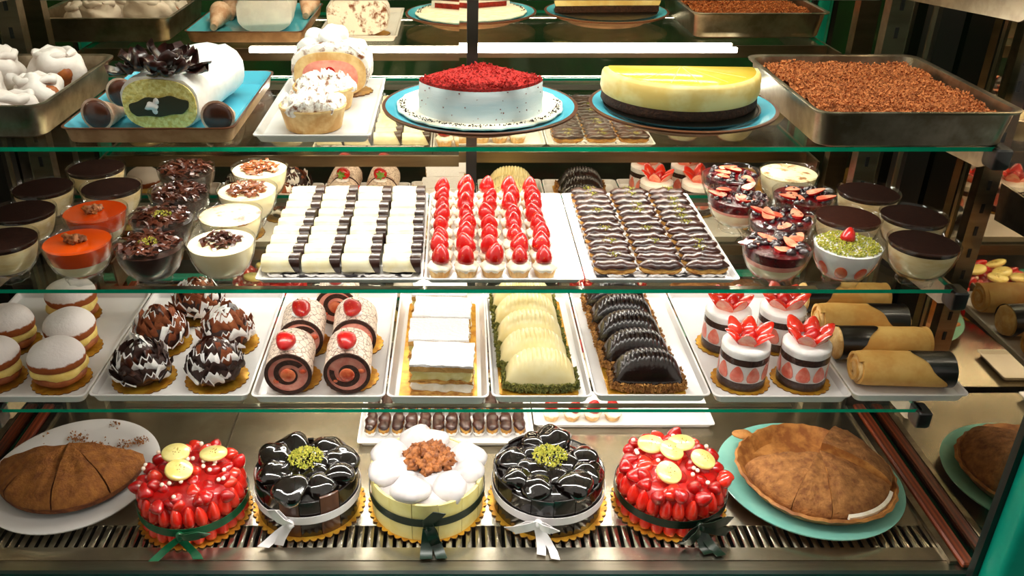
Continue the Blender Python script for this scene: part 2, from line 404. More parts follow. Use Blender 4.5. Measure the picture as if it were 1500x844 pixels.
for s in (-1, 1):
    cpart('corner_post', (s*.868, 1.020, 1.28), (.075, .062, 1.46), 'green_paint', bev=.012)
    cpart('post_gasket', (s*.826, 1.040, 1.28), (.010, .014, 1.42), 'black_rubber')
    e = cpart('mirror_end_wall', (s*(XW+.006), 1.315, 1.27), (.012, .49, 1.40), 'mirror_side')
    cpart('wooden_rail', (s*.832, 1.30, ZD+.0055), (.022, .48, .011), 'wood', bev=.003)
    cpart('steel_rail', (s*.812, 1.30, ZD+.0035), (.012, .46, .007), 'steel_brushed')
    up = cpart('shelf_upright', (s*.735, 1.515, 1.27), (.036, .024, 1.38), 'steel_brushed')
    for k in range(26): cpart('slot', (s*.735, 1.5025, .62 + k*.045), (.006, .002, .018), 'black_rubber', up)
    cpart('upright_rod', (s*.79, 1.50, 1.27), (.006, .006, 1.38), 'steel')
    cpart('upright_rod', (s*.765, 1.53, 1.27), (.005, .005, 1.38), 'steel')
    cpart('rear_corner_post', (s*.825, 1.53, 1.27), (.04, .05, 1.38), 'dark_metal')
cpart('front_glass', (0, YP, 1.29), (1.66, .005, 1.40), 'front_glass')
for s, nm in ((-1, 0), (1, .012)):
    d = cpart('sliding_mirror_door', (s*.414, YM + .004 + nm, 1.27), (.846 if s < 0 else .846, .008, 1.40), 'mirror')
    if s > 0: cpart('door_frame', (.032, YM - .005, 1.27), (.019, .009, 1.40), 'dark_metal', d)
cpart('roof', (0, 1.30, ZC + .345), (1.80, .62, .05), 'green_paint', bev=.008)
led = cpart('led_strip', (.068, YM - .0045, ZC - .350), (.845, .008, .008), 'led')

# glass shelves with their brackets
def shelf(h, label, x0=-.685, x1=.70, y0=YF, y1=YB):
    z = ZC - h
    t = thing('glass_shelf', label, 'shelf', ((x0+x1)/2, (y0+y1)/2, z - .008))
    b = MB(); hx, hy = (x1-x0)/2, (y1-y0)/2
    b.box((0, 0, .0051), (2*hx, 2*hy, .0058), [0, 1, 1, 1, 0, 0])
    b.m = []
    V = b.v; 
    for f in b.f:
        zs = [V[i][2] for i in f]; b.m.append(0 if max(zs) - min(zs) < 1e-6 else 1)
    ob('glass_pane', b.data('glass_pane', ['shelf_glass', 'glass_edge'], False), t)
    for s in (-1, 1):
        b = MB()
        b.at((s*(hx+.004), 0, 0), (PI/2, 0, PI/2)).prism([(-hy-.002, .0078), (-hy-.004, -.012), (-hy+.03, -.030), (hy+.05, -.060), (hy+.06, .0078)], -.002, .002)
        ob('bracket', b.data('bracket', 'steel_brushed', False), t)
        b = MB(); b.at().rrect([(.010, .014, .004, -.020), (.011, .016, .004, -.016), (.011, .016, .004, .0055), (.009, .014, .004, .0078)], c=(s*(hx+.008), -hy+.004), k=3)
        ob('bracket_cap', b.data('bracket_cap', 'dark_metal'), t)
    b = MB(); b.box((0, hy+.0035, -.002), (2*hx, .006, .022)); b.box((0, hy-.006, -.003), (2*hx, .014, .005)); ob('rear_rail', b.data('rear_rail', 'steel_brushed', False), t)
    b = MB(); b.box((0, -hy+.022, -.001), (1.02, .010, .0016)); ob('added_fill_channel', b.data('added_fill_channel', 'steel_brushed', False), t)  # invented channel, added to give the front fill lamp a housing
    return t
shelf(H0, 'empty top glass shelf above the cakes and baking pans')
shelf(H1, 'glass shelf carrying the blue plates and two baking pans')
shelf(H2, 'glass shelf carrying dessert bowls and trays of small pastries')
shelf(H3, 'glass shelf carrying white trays of buns, rolls and cream domes')

# ------------------------------------------------------------------ small shared pieces
def berry_me(m='strawberry', r=.0125, h=.027, n=14):
    def f():
        b = MB(); P = [(.0, 0), (.6, .015), (.93, .10), (1, .28), (.9, .5), (.68, .72), (.4, .89), (.16, .98), (0, 1)]
        b.lathe([(max(p*r, 1e-5), z*h) for p, z in P], n, wob=lambda a, q, z: 1 + .05*math.sin(3*a+z*90) + .04*math.cos(2*a))
        return b.data('strawberry', m, angle=80)
    return cached(('berry', m, r, h, n), f)
def half_berry_me(r=.012, h=.028, m='strawberry_red'):
    """halved strawberry, cut face towards +y, tip up"""
    def f():
        b = MB(); P = [(.25, 0), (.8, .06), (1, .25), (.9, .5), (.6, .78), (.28, .95), (.02, 1)]; R = []
        n = 9
        for p, z in P: R.append([(p*r*math.cos(PI + PI*i/n), p*r*.8*math.sin(PI + PI*i/n), z*h) for i in range(n+1)])
        V = [q for g in R for q in g]; F = []; MI = []; k = n+1
        for i in range(len(P)-1):
            for j in range(n): F.append([i*k+j, i*k+j+1, (i+1)*k+j+1, (i+1)*k+j]); MI.append(0)
            F.append([i*k+n, i*k, (i+1)*k, (i+1)*k+n]); MI.append(1)
        F.append(list(range(k))); MI.append(0); F.append([(len(P)-1)*k+j for j in range(k)]); MI.append(0)
        b.add(V, F, MI); return b.data('strawberry_half', [m, 'strawberry_flesh'], angle=50)
    return cached(('half', r, h, m), f)
def leaf_me():
    def f():
        b = MB()
        for i in range(6):
            a = 2*PI*i/6 + .2*(i % 2); L = .011
            b.at((0, 0, 0), (0, -.35, a)).add([(0, -.0015, 0), (L*.5, -.0032, .001), (L, 0, -.001), (L*.5, .0032, .001), (0, .0015, 0), (L*.4, 0, -.001)], [[0,1,5],[1,2,5],[2,3,5],[3,4,5],[4,0,5]])
        return b.data('hull_leaves', 'leaf')
    return cached('leafs', f)
def board_me(r, n=36, key='gold_card', sx=1):
    def f():
        b = MB(); poly = []
        for i in range(n*4):
            a = 2*PI*i/(n*4); q = r * (1 - .045 + .045*abs(math.sin(n*a/2))*1.3)
            poly.append((q*math.cos(a)*sx, q*math.sin(a)))
        b.prism(poly, 0, .0016, 0, 1); return b.data('cake_board', [key, 'gold_card_edge'], False)
    return cached(('board', r, n, key, sx), f)
def walnut_me(k):
    def f():
        b = MB(); b.blob((0, 0, 0), (.011, .008, .006), 18, 10, .006, 260, k); return b.data('walnut', 'walnut', angle=80)
    return cached(('walnut', k), f)
def chips_part(name, m, n, pos, size, parent, seed=1, key=None, flat=1):
    me = cached(key or (name, m, n, seed), lambda: MB().chips(n, pos, size, 0, flat, seed).data(name, m, False))
    return ob(name, me, parent, kind='stuff')
def disc(r, z=0, dome=0):
    def pos(rd):
        q = r*math.sqrt(rd.random()); a = rd.uniform(0, 2*PI)
        return (q*math.cos(a), q*math.sin(a), z + dome*(1-(q/r)**2) + rd.uniform(-.0006, .0012))
    return pos

# ------------------------------------------------------------------ trays, plates, pans
def tray(name, label, x0, x1, y0, y1, z, m='white_ceramic', hgt=.016, rim=.007, rc=.010, group=None, under=None, cat='tray', edge=None, rz=0, tilt=0):
    hx, hy = (x1-x0)/2, (y1-y0)/2; b = MB(); k = 4
    s = [(hx-.009, hy-.009, rc, 0), (hx-.007, hy-.007, rc, .001), (hx-.003, hy-.003, rc, hgt-.003), (hx, hy, rc, hgt-.0015), (hx, hy, rc, hgt),
         (hx-.003, hy-.003, rc, hgt), (hx-rim, hy-rim, rc*.8, hgt-.010 if hgt > .013 else .004), (hx-rim-.004, hy-rim-.004, rc*.6, .0045)]
    ms = [m]; idx = [0]*7
    if under: ms = [m, under, edge or under]; idx = [1, 1, 1, 2, 2, 0, 0]
    b.rrect(s, idx, k); me = b.data(name, ms, angle=30)
    o = ob(name, me, None, ((x0+x1)/2, (y0+y1)/2, z), (tilt, 0, rz)); return tag(o, label, cat, group)
def plate(name, label, c, r, m, under, edge, hgt=.022, sx=1, cat='plate'):
    b = MB()
    p = [(r*.58, 0), (r*.62, .0), (r*.64, .004), (r*.85, hgt*.55), (r, hgt-.003), (r+.001, hgt), (r-.004, hgt+.0005), (r*.84, hgt*.62+.003), (r*.66, .0065), (r*.60, .006), (.0001, .006)]
    b.lathe([(q, z) for q, z in p], 72, [1, 1, 1, 1, 2, 2, 0, 0, 0, 0])
    o = ob(name, b.data(name, [m, under, edge], angle=50), None, c, (0, 0, 0), (sx, 1, 1)); return tag(o, label, cat)
def pan(label, x0, x1, y0, y1, z, hgt=.048):
    hx, hy = (x1-x0)/2, (y1-y0)/2; b = MB(); rc = .022
    b.rrect([(hx-.014, hy-.014, rc, 0), (hx-.010, hy-.010, rc, .003), (hx-.004, hy-.004, rc, hgt-.003), (hx+.001, hy+.001, rc, hgt-.004), (hx+.002, hy+.002, rc, hgt-.001), (hx-.001, hy-.001, rc, hgt), (hx-.006, hy-.006, rc, hgt-.002), (hx-.012, hy-.012, rc, .005), (hx-.018, hy-.018, rc*.8, .003)], 0, 6)
    o = ob('baking_pan', b.data('baking_pan', 'pan_steel', angle=40), None, ((x0+x1)/2, (y0+y1)/2, z)); return tag(o, label, 'pan')

# ================================================================== TOP SHELF
# --- pan of meringue pastries
pan('deep steel pan heaped with white meringue pastries', -.80, -.535, 1.125, 1.415, Z1)
MG = 'meringue pastries in the steel pan'
for i, (x, y, z, rx, ry, rz_, a) in enumerate([(-.600, 1.185, .022, .038, .025, .024, .2), (-.690, 1.185, .022, .038, .025, .022, -.1), (-.753, 1.205, .022, .018, .036, .022, 0),
        (-.595, 1.253, .026, .034, .025, .028, .2), (-.675, 1.255, .028, .036, .027, .030, .1), (-.750, 1.300, .026, .022, .038, .026, 0), (-.600, 1.340, .038, .040, .036, .034, -.2), (-.687, 1.345, .036, .034, .040, .034, .2)]):
    t = thing('meringue_pastry', 'white meringue pastry lying in the steel pan beside the chocolate log', 'pastry', (x, y, Z1+.003), a, MG)
    b = MB(); b.blob((0, 0, z), (rx, ry, rz_), 28, 18, .012, 45, i+2, zmin=.0005)
    ob('meringue', b.data('meringue', 'meringue', angle=75), t)
    b = MB(); b.blob((rx*.5, -ry*.4, z*.95), (rx*.42, ry*.5, rz_*.6), 16, 10, .006, 60, i); ob('pastry', b.data('pastry', 'bun_crust' if i in (6, 3) else 'meringue', angle=75), t)
    for k in range(3):
        b = MB(); a2 = k*2.1 + i
        b.tube([(rx*.7*math.cos(a2+q*.5), ry*.7*math.sin(a2+q*.5), z + rz_*(.72+.10*math.sin(q*2.2))) for q in range(5)], [.003, .006, .007, .006, .002], 8)
        ob('meringue_swirl', b.data('meringue_swirl', 'meringue', angle=75), t)

# --- blue tray: log with chocolate petals, three cones
tray('blue_tray', 'turquoise glazed rectangular plate with brown rim under the chocolate-petal log', -.512, -.285, 1.110, 1.412, Z1, 'blue_glaze', .022, .014, .014, under='tan_clay', edge='brown_rim', cat='plate')
ZT = Z1 + .0046
log = thing('roll_cake', 'white roll cake with dark filling and a heap of chocolate petals', 'cake', (-.379, 1.250, ZT), math.radians(-6)); log.scale = (.94, .92, .88)
def section(r, h, n=28, flat=.0):
    P = []
    for i in range(n):
        a = 2*PI*i/n; x = r*math.copysign(abs(math.cos(a))**.8, math.cos(a)); z = h/2 + h/2*math.copysign(abs(math.sin(a))**.75, math.sin(a))
        P.append((x, z))
    return P
def logbody(r, h, y0, y1, inset=0, amp=.002, rings=10, sd=0):
    b = MB(); R = []
    for i in range(rings+1):
        u = i/rings; y = y0 + (y1-y0)*u; k = 1 if 0 < i < rings else .97
        R.append([(x*k*(1+inset), y + amp*noise.noise(Vector((x*80, z*80, y*40+sd))), .0005 + (z - h/2)*k*(1+inset) + h/2 + (amp*1.6*noise.noise(Vector((x*60, y*60, z*60+sd))) if z > h*.2 else 0)) for x, z in section(r, h)])
    return b.loft(R)
ob('icing', logbody(.058, .086, -.105, .105, 0, .004, 16, 3).data('icing', 'white_cream', angle=70), log)
b = MB(); b.at((0, -.106, 0), (PI/2, 0, 0)).prism([(x, z) for x, z in section(.0535, .077, 30)], 0, .003); ob('sponge_face', b.data('sponge_face', 'sponge_yellow', False), log, (0, 0, .003))
b = MB(); b.at((0, -.1065, .036), (PI/2, 0, 0)).prism([(.043*math.cos(a)*(1+.05*math.sin(5*a)), (.018 if math.sin(a) > 0 else .011)*math.copysign(abs(math.sin(a))**.6, math.sin(a))*(1+.10*math.sin(a*7)) + .004*math.cos(a)) for a in [2*PI*i/40 for i in range(40)]], .001, .0048)
ob('chocolate_filling', b.data('chocolate_filling', 'olive_cream', False), log)
b = MB(); b.blob((-.006, -.111, .040), (.010, .003, .010), 18, 12, .009, 140, 4); ob('marshmallow_piece', b.data('marshmallow_piece', 'white_cream', angle=70), log)
def petal_me(k):
    def f():
        b = MB(); n = 5; R = []
        L, W = .036, .017
        for th in (0, 1):
            for i in range(n+1):
                u = i/n
                for j in range(5):
                    v = (j-2)/2; ww = W*math.sin(PI*min(.96, .12+u*.80))**.7
                    R.append((v*ww, u*L, .010*u*u*(1.2 if k % 2 else .6) + .006*v*v + th*.0016 + .003*math.sin(5*u+k+v*2)))
        F = []; m = (n+1)*5
        for i in range(n):
            for j in range(4):
                a = i*5+j; F.append([a, a+1, a+6, a+5]); F.append([m+a+5, m+a+6, m+a+1, m+a])
        for i in range(n): F.append([i*5, i*5+5, m+i*5+5, m+i*5]); F.append([i*5+9, i*5+4, m+i*5+4, m+i*5+9])
        for j in range(4): F.append([j+1, j, m+j, m+j+1]); F.append([n*5+j, n*5+j+1, m+n*5+j+1, m+n*5+j])
        b.add(R, F); return b.data('chocolate_petal', 'petal_choc', angle=60)
    return cached(('petal', k), f)
rd = random.Random(4)
for i in range(34):
    a = rd.uniform(0, 2*PI); q = .048*math.sqrt(rd.random()); lay = rd.random()
    ob('chocolate_petal', petal_me(i % 4), log, (q*math.cos(a)*1.0 - .004, -.070 + q*math.sin(a)*.9, .080 + .026*(1-q/.055)*lay + .002), (rd.uniform(-.2, 1.2), rd.uniform(-.5, .5), a - PI/2 + rd.uniform(-.7, .7)), rd.uniform(.65, 1.0))
def cone(x, y, rz, label):
    t = thing('filled_cone', label, 'cone', (x, y, ZT+.0012), rz)
    b = MB(); r = .0225; N = 22; R = []
    for i in range(9):
        u = i/8; rr = r*(1-u*.72) + .0006*math.sin(u*40)
        R.append([(rr*math.cos(2*PI*j/N), u*.070, r*(1-u*.72) + rr*math.sin(2*PI*j/N)) for j in range(N)])
    b.loft(R); ob('wafer', b.data('wafer', 'cone_wafer', angle=60), t)
    b = MB(); b.blob((0, 0, r), (r*.86, .006, r*.86), 20, 12); ob('chocolate_filling', b.data('chocolate_filling', 'milk_choc'), t)
cone(-.474, 1.150, -.12, 'pale wafer cone filled with chocolate beside the chocolate-petal log, on its pan-facing side')
cone(-.311, 1.138, .0, 'pale wafer cone filled with chocolate beside the chocolate-petal log, on its tartlet-facing side')
cone(-.476, 1.255, .0, 'pale wafer cone lying behind another cone beside the chocolate-petal log')

# --- white plate: two meringue tartlets and a strawberry roll
tray('white_plate', 'flat white square-cornered plate under the toasted meringue tartlets', -.262, -.108, 1.112, 1.402, Z1, 'white_ceramic', .012, .008, .006, cat='plate')
def tartlet(x, y, label):
    t = thing('meringue_tartlet', label, 'tart', (x, y, ZT), 0)
    def sh():
        b = MB(); b.lathe([(.034, 0), (.037, .001), (.043, .026), (.0455, .031), (.0445, .033), (.041, .030), (.0001, .028)], 60, wob=lambda a, r, z: 1 + (.012*math.sin(24*a) if r > .03 else 0)); return b.data('pastry_shell', 'tart_crust', angle=50)
    ob('pastry_shell', cached('tlshell', sh), t)
    def mer():
        b = MB(); b.blob((0, 0, .029), (.042, .042, .020), 40, 22, .010, 75, 3, zmin=.024)
        rd = random.Random(9)
        for i in range(26):
            a = rd.uniform(0, 6.3); q = .036*math.sqrt(rd.random()); z = .029 + .019*(1-(q/.042)**2)**.5
            b.tube([(q*math.cos(a), q*math.sin(a), z-.006), (q*math.cos(a)*1.02, q*math.sin(a)*1.02, z), (q*math.cos(a)*1.08+.002, q*math.sin(a)*1.08, z+.006)], [.006, .004, .0005], 7)
        return b.data('meringue', 'toasted', angle=75)
    ob('meringue', cached('tlmer', mer), t, rot=(0, 0, x*50+y*20))
tartlet(-.190, 1.172, 'toasted meringue tartlet in a pale pastry shell at the edge of the white plate')
tartlet(-.187, 1.268, 'toasted meringue tartlet between another tartlet and the strawberry cream roll')
t = thing('cream_roll', 'half strawberry cream roll with white icing behind the meringue tartlets', 'cake', (-.184, 1.352, ZT), 0); t.scale = (1.14, 1, 1.22)
ob('cake_board', board_me(.052, 24), t, (0, -.002, .0), sc=(1, .78, 1))
ob('icing', logbody(.052, .062, -.034, .036, 0, .004, 8, 8).data('icing', 'toasted', angle=70), t, (0, 0, .0018))
b = MB(); b.at((0, -.0355, .002), (PI/2, 0, 0)).prism([(x, z) for x, z in section(.047, .054, 30)], 0, .002); ob('sponge_face', b.data('sponge_face', 'tart_crust', False), t)
b = MB(); b.at((0, -.0375, .002), (PI/2, 0, 0)).prism([(x*.86, z*.9+.003) for x, z in section(.042, .046, 30)], 0, .0012); ob('pink_cream', b.data('pink_cream', 'pink_cream', False), t)
for x, z, s in ((-.020, .020, 1), (0, .028, 1.1), (.021, .019, .95)):
    b = MB(); b.blob((x, -.0385, z), (.0075*s, .002, .010*s), 14, 8); ob('strawberry_slice', b.data('strawberry_slice', 'strawberry_red'), t)
for i, (x, y, z, r) in enumerate(((0, -.010, .068, .013), (-.030, -.012, .058, .011), (.032, -.006, .057, .011), (.004, .018, .068, .013), (-.02, .015, .064, .012))):
    b = MB(); b.blob((x, y, z), (r*1.2, r*1.3, r), 16, 10, .006, 70, i); ob('cream_swirl', b.data('cream_swirl', 'white_cream', angle=75), t)

# --- red velvet cake
plate('blue_plate', 'turquoise round plate with brown rim under the red-topped cake', (.036, 1.222, Z1), .136, 'blue_glaze', 'tan_clay', 'brown_rim')
t = thing('red_velvet_cake', 'cut pale-iced cake topped with red velvet crumbs on a turquoise plate', 'cake', (.036, 1.212, Z1+.0090), 0)
def crumbdisc():
    b = MB(); b.lathe([(.114, 0), (.116, .001), (.116, .003), (.112, .0045), (.0001, .004)], 60, wob=lambda a, r, z: 1 + (.01*math.sin(17*a)+.008*math.sin(31*a) if r > .02 else 0)); return b.data('icing_base', 'cream', angle=60)
ob('icing_base', crumbdisc(), t, (0, .010, .0105))
b = MB(); b.lathe([(.094, 0), (.094, .004), (.0001, .004)], 48); ob('cake_card', b.data('cake_card', 'white_plastic'), t, (0, .010, .006))
A0, A1 = math.radians(270-68), math.radians(270+68); RR = .090; HH = .046
def arcpos(r0, r1, z, a0=A0, a1=A1, dome=0, R=RR):
    def pos(rd):
        q = math.sqrt(rd.uniform(r0*r0, r1*r1)); a = rd.uniform(a0, a1); return (q*math.cos(a), q*math.sin(a), z + dome*(1-(q/R)) + rd.uniform(-.001, .003))
    return pos
b = MB(); b.sector([(0, .0), (RR-.006, 0), (RR-.006, HH-.004), (0, HH-.004)], A0+.01, A1-.01, 26); ob('red_sponge', b.data('red_sponge', 'red_sponge', angle=40), t, (0, 0, .0105+.004))
for k in range(2):
    b = MB(); z = .011 + k*.016; b.sector([(0, z), (RR-.004, z), (RR-.004, z+.005), (0, z+.005)], A0+.004, A1-.004, 26); ob('cream_layer', b.data('cream_layer', 'white_cream', angle=40), t, (0, 0, .0145))
b = MB(); b.sector([(RR-.007, 0), (RR+.001, 0), (RR, .008), (RR-.0005, .016), (RR+.0005, .024), (RR-.0005, .032), (RR-.001, HH-.004), (RR-.005, HH), (RR-.007, HH-.002)], A0, A1, 32); ob('icing', b.data('icing', 'icing_blue_white', angle=70), t, (0, 0, .0145))
b = MB(); b.sector([(0, HH-.004), (RR-.001, HH-.004), (RR-.001, HH), (RR*.75, HH+.005), (RR*.4, HH+.009), (0, HH+.012)], A0, A1, 26); ob('crumb_topping', b.data('crumb_topping', 'red_crumb', angle=70), t, (0, 0, .0145))
chips_part('red_crumbs', 'red_crumb', 1500, arcpos(0, RR, HH+.0145, dome=.012), .0017, t, 3)
chips_part('dark_crumbs', 'cocoa_dark', 240, lambda rd: (lambda a, q: (q*math.cos(a), .010+q*math.sin(a), .0155))(rd.uniform(PI*.95, 2.05*PI), rd.uniform(.105, .113)), .0012, t, 5)
chips_part('icing_crumbs', 'red_sponge', 34, lambda rd: (lambda a, z: ((RR+.0004)*math.cos(a), (RR+.0004)*math.sin(a), z))(rd.uniform(A0, A1), .0145+rd.uniform(.002, HH-.004)), .0010, t, 6)

# --- cheesecake
plate('blue_plate', 'turquoise round plate with brown rim under the halved cheesecake', (.320, 1.222, Z1), .129, 'blue_glaze', 'tan_clay', 'brown_rim')
t = thing('cheesecake', 'half yellow cheesecake with dark biscuit base and glossy scored top', 'cake', (.318, 1.246, Z1+.0140), math.radians(-5))
b = MB(); b.lathe([(.106, 0), (.108, .001), (.108, .003), (.105, .003), (.104, .002), (.0001, .002)], 60); ob('cake_card', b.data('cake_card', 'black_card'), t, (.002, -.024, .0065))
A0, A1 = PI + .05, 2*PI + .03; RR = .110
t.scale = (1, 1, .86)
t2z = .0088
b = MB(); b.sector([(0, 0), (RR-.003, 0), (RR-.001, .004), (RR-.002, .016), (0, .017)], A0, A1, 40); ob('biscuit_base', b.data('biscuit_base', 'sponge_brown', angle=50), t, (0, 0, t2z))
b = MB(); b.sector([(0, .0165), (RR-.002, .0160), (RR+.0005, .024), (RR, .040), (RR-.001, .049), (RR-.004, .0535), (RR-.009, .0540), (0, .0540)], A0, A1, 40); ob('cheese_filling', b.data('cheese_filling', 'cheesecake', angle=60), t, (0, 0, t2z))
b = MB(); b.sector([(0, .0535), (RR-.008, .0535), (RR-.010, .0555), (0, .0555)], A0, A1, 40); ob('lemon_glaze', b.data('lemon_glaze', 'lemon_glaze', angle=50), t, (0, 0, t2z))
for a in (4.05, 4.45, 4.85, 5.25, 5.65):
    b = MB(); b.at((0, 0, t2z+.0556), (0, 0, a)).box((RR*.46, 0, 0), (RR*.84, .0012, .0006)); ob('score_line', b.data('score_line', 'cheesecake', False), t)

# --- pan of cocoa crumble
pan('steel baking pan filled with brown biscuit crumble', .458, .721, 1.088, 1.402, Z1, .050)
t = thing('crumble_dessert', 'brown crumble-covered dessert filling the steel baking pan', 'dessert', (.5895, 1.245, Z1+.004))
b = MB(); nx, ny = 50, 60; hx, hy = .111, .136; V = []; F = []
for i in range(ny+1):
    for j in range(nx+1):
        x, y = -hx + 2*hx*j/nx, -hy + 2*hy*i/ny
        V.append((x, y, .034 + .006*noise.noise(Vector((x*22, y*22, 1))) + .004*noise.noise(Vector((x*90, y*90, 4)))))
for i in range(ny):
    for j in range(nx): a = i*(nx+1)+j; F.append([a, a+1, a+nx+2, a+nx+1])
b.add(V, F)
b.box((0, 0, .014), (2*hx, 2*hy, .026)); ob('crumble', b.data('crumble', 'crumb_brown', angle=80), t)
def cp(rd):
    x, y = rd.uniform(-hx, hx), rd.uniform(-hy, hy); return (x, y, .036 + .006*noise.noise(Vector((x*22, y*22, 1))) + rd.uniform(0, .003))
chips_part('crumbs', 'crumb_brown', 5200, cp, .0024, t, 8)

# ================================================================== MIDDLE SHELF
RB, HB = .0485, .064
def bowl_me():
    def f():
        b = MB(); n = 48; th = .0016
        out = [(.021, 0), (.024, .0015), (.025, .006), (.022, .010), (.029, .014), (.038, .024), (.044, .038), (.0472, .052), (RB, HB-.001), (RB-.0006, HB)]
        inn = [(r-th, z) for r, z in out[::-1][1:-4]] + [(.024, .0145), (.0001, .0135)]
        wob = lambda a, r, z: 1 + (.07*math.cos(10*a)*max(0, 1-z/.016) if r > .01 else 0)
        b.lathe(out + inn, n, 0, wob); return b.data('bowl_glass', 'bowl_glass', angle=60)
    return cached('bowl', f)
def bowl_r(z):
    T = [(.013, .024), (.014, .026), (.024, .0355), (.038, .0415), (.052, .0450), (.064, .0466)]
    for (z0, r0), (z1, r1) in zip(T, T[1:]):
        if z <= z1: return r0 + (r1-r0)*max(0, (z-z0))/(z1-z0)
    return T[-1][1]
def fill_me(name, m, z0, z1, dome=0, steps=6, wav=0):
    def f():
        b = MB(); P = [(.0001, z0)]
        for i in range(steps+1):
            z = z0 + (z1-z0)*i/steps; P.append((bowl_r(z)-.0004, z))
        P += [(bowl_r(z1)*.8, z1+dome*.4), (bowl_r(z1)*.45, z1+dome*.85), (.0001, z1+dome)]
        b.lathe(P, 40); return b.data(name, m, angle=50)
    return cached(('fill', name, m, z0, z1, dome), f)
def bowl(kind, x, y, label, group, rz=0):
    t = thing('dessert_bowl', label, 'dessert bowl', (x, y, Z2), rz, group)
    g = lambda n, m, a, b_, d=0: ob(n, fill_me(n, m, a, b_, d), t)
    ob('glass_bowl', bowl_me(), t)
    if kind == 'tiramisu':
        g('sponge_layer', 'sponge_brown', .0140, .019); g('cream', 'layered_cream', .0192, .0555); g('cocoa_layer', 'cocoa_dark', .0557, .0600, .0012)
    elif kind == 'cocoa':
        g('cream', 'layered_cream', .0140, .0555); g('cocoa_layer', 'cocoa', .0557, .0600, .0012)
    elif kind == 'orange':
        g('jelly_base', 'orange_jelly', .0140, .018); g('pudding', 'pudding', .0182, .036); g('orange_jelly', 'orange_jelly', .0362, .0595)
        for k in range(3): ob('walnut', walnut_me(k), t, (-.004+.007*k, .004*(k % 2), .064+.001*k), (k, .3*k, k*1.3), .85)
    elif kind == 'chocolate':
        g('chocolate_pudding', 'dark_pudding', .0140, .0540, .003)
        ob('chocolate_shavings', cached('shav', lambda: shavings(150, .042, .058, 11, 'milk_choc', .0065)), t, kind='stuff')
    elif kind == 'chocolate_pistachio':
        g('chocolate_pudding', 'dark_pudding', .0140, .0540, .003)
        ob('chocolate_shavings', cached('shav2', lambda: shavings(130, .042, .058, 12, 'milk_choc', .0065)), t, kind='stuff')
        chips_part('pistachio_crumbs', 'pistachio', 90, disc(.014, .0625, .002), .0013, t, 2)
    elif kind == 'cream':
        g('pudding', 'pudding', .0140, .0585, .001)
        ob('chocolate_shavings', cached('shav3', lambda: shavings(70, .026, .0600, 13, 'milk_choc', .0065)), t, kind='stuff')
    elif kind == 'caramel':
        g('pudding', 'pudding', .0140, .0585, .001)
        ob('caramel_flakes', cached('shav4', lambda: shavings(85, .030, .0600, 14, 'caramel', .0070)), t, kind='stuff')
    elif kind == 'brulee':
        g('pudding', 'pudding', .0140, .0560); g('burnt_top', 'brulee', .0561, .0590, .001)
    elif kind in ('berry', 'blackberry'):
        g('pudding', 'pudding', .0140, .036 if kind == 'berry' else .033); g('pink_layer', 'pink_cream', .0365 if kind == 'berry' else .0332, .041); g('berry_jam', 'berry_jam', .0412, .0560, .001)
        def bm():
            b = MB(); r_ = random.Random(5)
            for i in range(34 if kind == 'berry' else 22):
                q = .040*math.sqrt(r_.random()); a = r_.uniform(0, 6.3); s = .0045 if kind == 'berry' else .0075
                b.blob((q*math.cos(a), q*math.sin(a), .0575), (s, s, s*.9), 10, 7, .003, 300, i)
            return b.data('berries', 'berry', angle=75)
        ob('berries', cached(('bm', kind), bm), t, kind='stuff')
        r_ = random.Random(int(x*1e4))
        for i in range(5):
            a = 1.25*i + r_.uniform(0, .6); q = .024 if i else .004
            ob('strawberry_wedge', half_berry_me(.008, .026, 'strawberry_red'), t, (q*math.cos(a), q*math.sin(a), .0615), (1.45+r_.uniform(-.2, .3), 0, r_.uniform(0, 6)), r_.uniform(1.0, 1.3))
    elif kind == 'pistachio':
        g('cream', 'white_cream', .0140, .0570, .001)
        for i in range(9):
            a = 2*PI*i/9; zz = .030
            b = cached('slice', lambda: MB().blob((0, 0, 0), (.0085, .0016, .0115), 14, 10).data('strawberry_slice', 'strawberry_flesh2'))
            ob('strawberry_slice', b, t, ((bowl_r(zz)-.0002)*math.cos(a), (bowl_r(zz)-.0002)*math.sin(a), zz), (.42, 0, a + PI/2))
        chips_part('pistachio_crumbs', 'pistachio', 900, disc(.0425, .0590, .002), .0018, t, 4)
        ob('strawberry', berry_me(), t, (.004, -.002, .060), (.5, .3, 0), .8)
def shavings(n, r, z, sd, m, L):
    b = MB(); rd = random.Random(sd)
    for i in range(n):
        q = r*math.sqrt(rd.random()); a = rd.uniform(0, 6.3); l = L*rd.uniform(.7, 1.5); wd = .0022*rd.uniform(.7, 1.5); c = rd.uniform(.2, .7)
        b.at((q*math.cos(a), q*math.sin(a), z + rd.uniform(-.001, .004)), (rd.uniform(-.5, .5), rd.uniform(-.5, .5), rd.uniform(0, 6.3)))
        pts = [(-l, 0, 0), (-l*.4, 0, l*c*.5), (l*.4, 0, l*c*.5), (l, 0, 0)]; b.strip(pts, [(0, wd, 0)]*4, .0004)
    return b.data('chocolate_shavings', m, False)
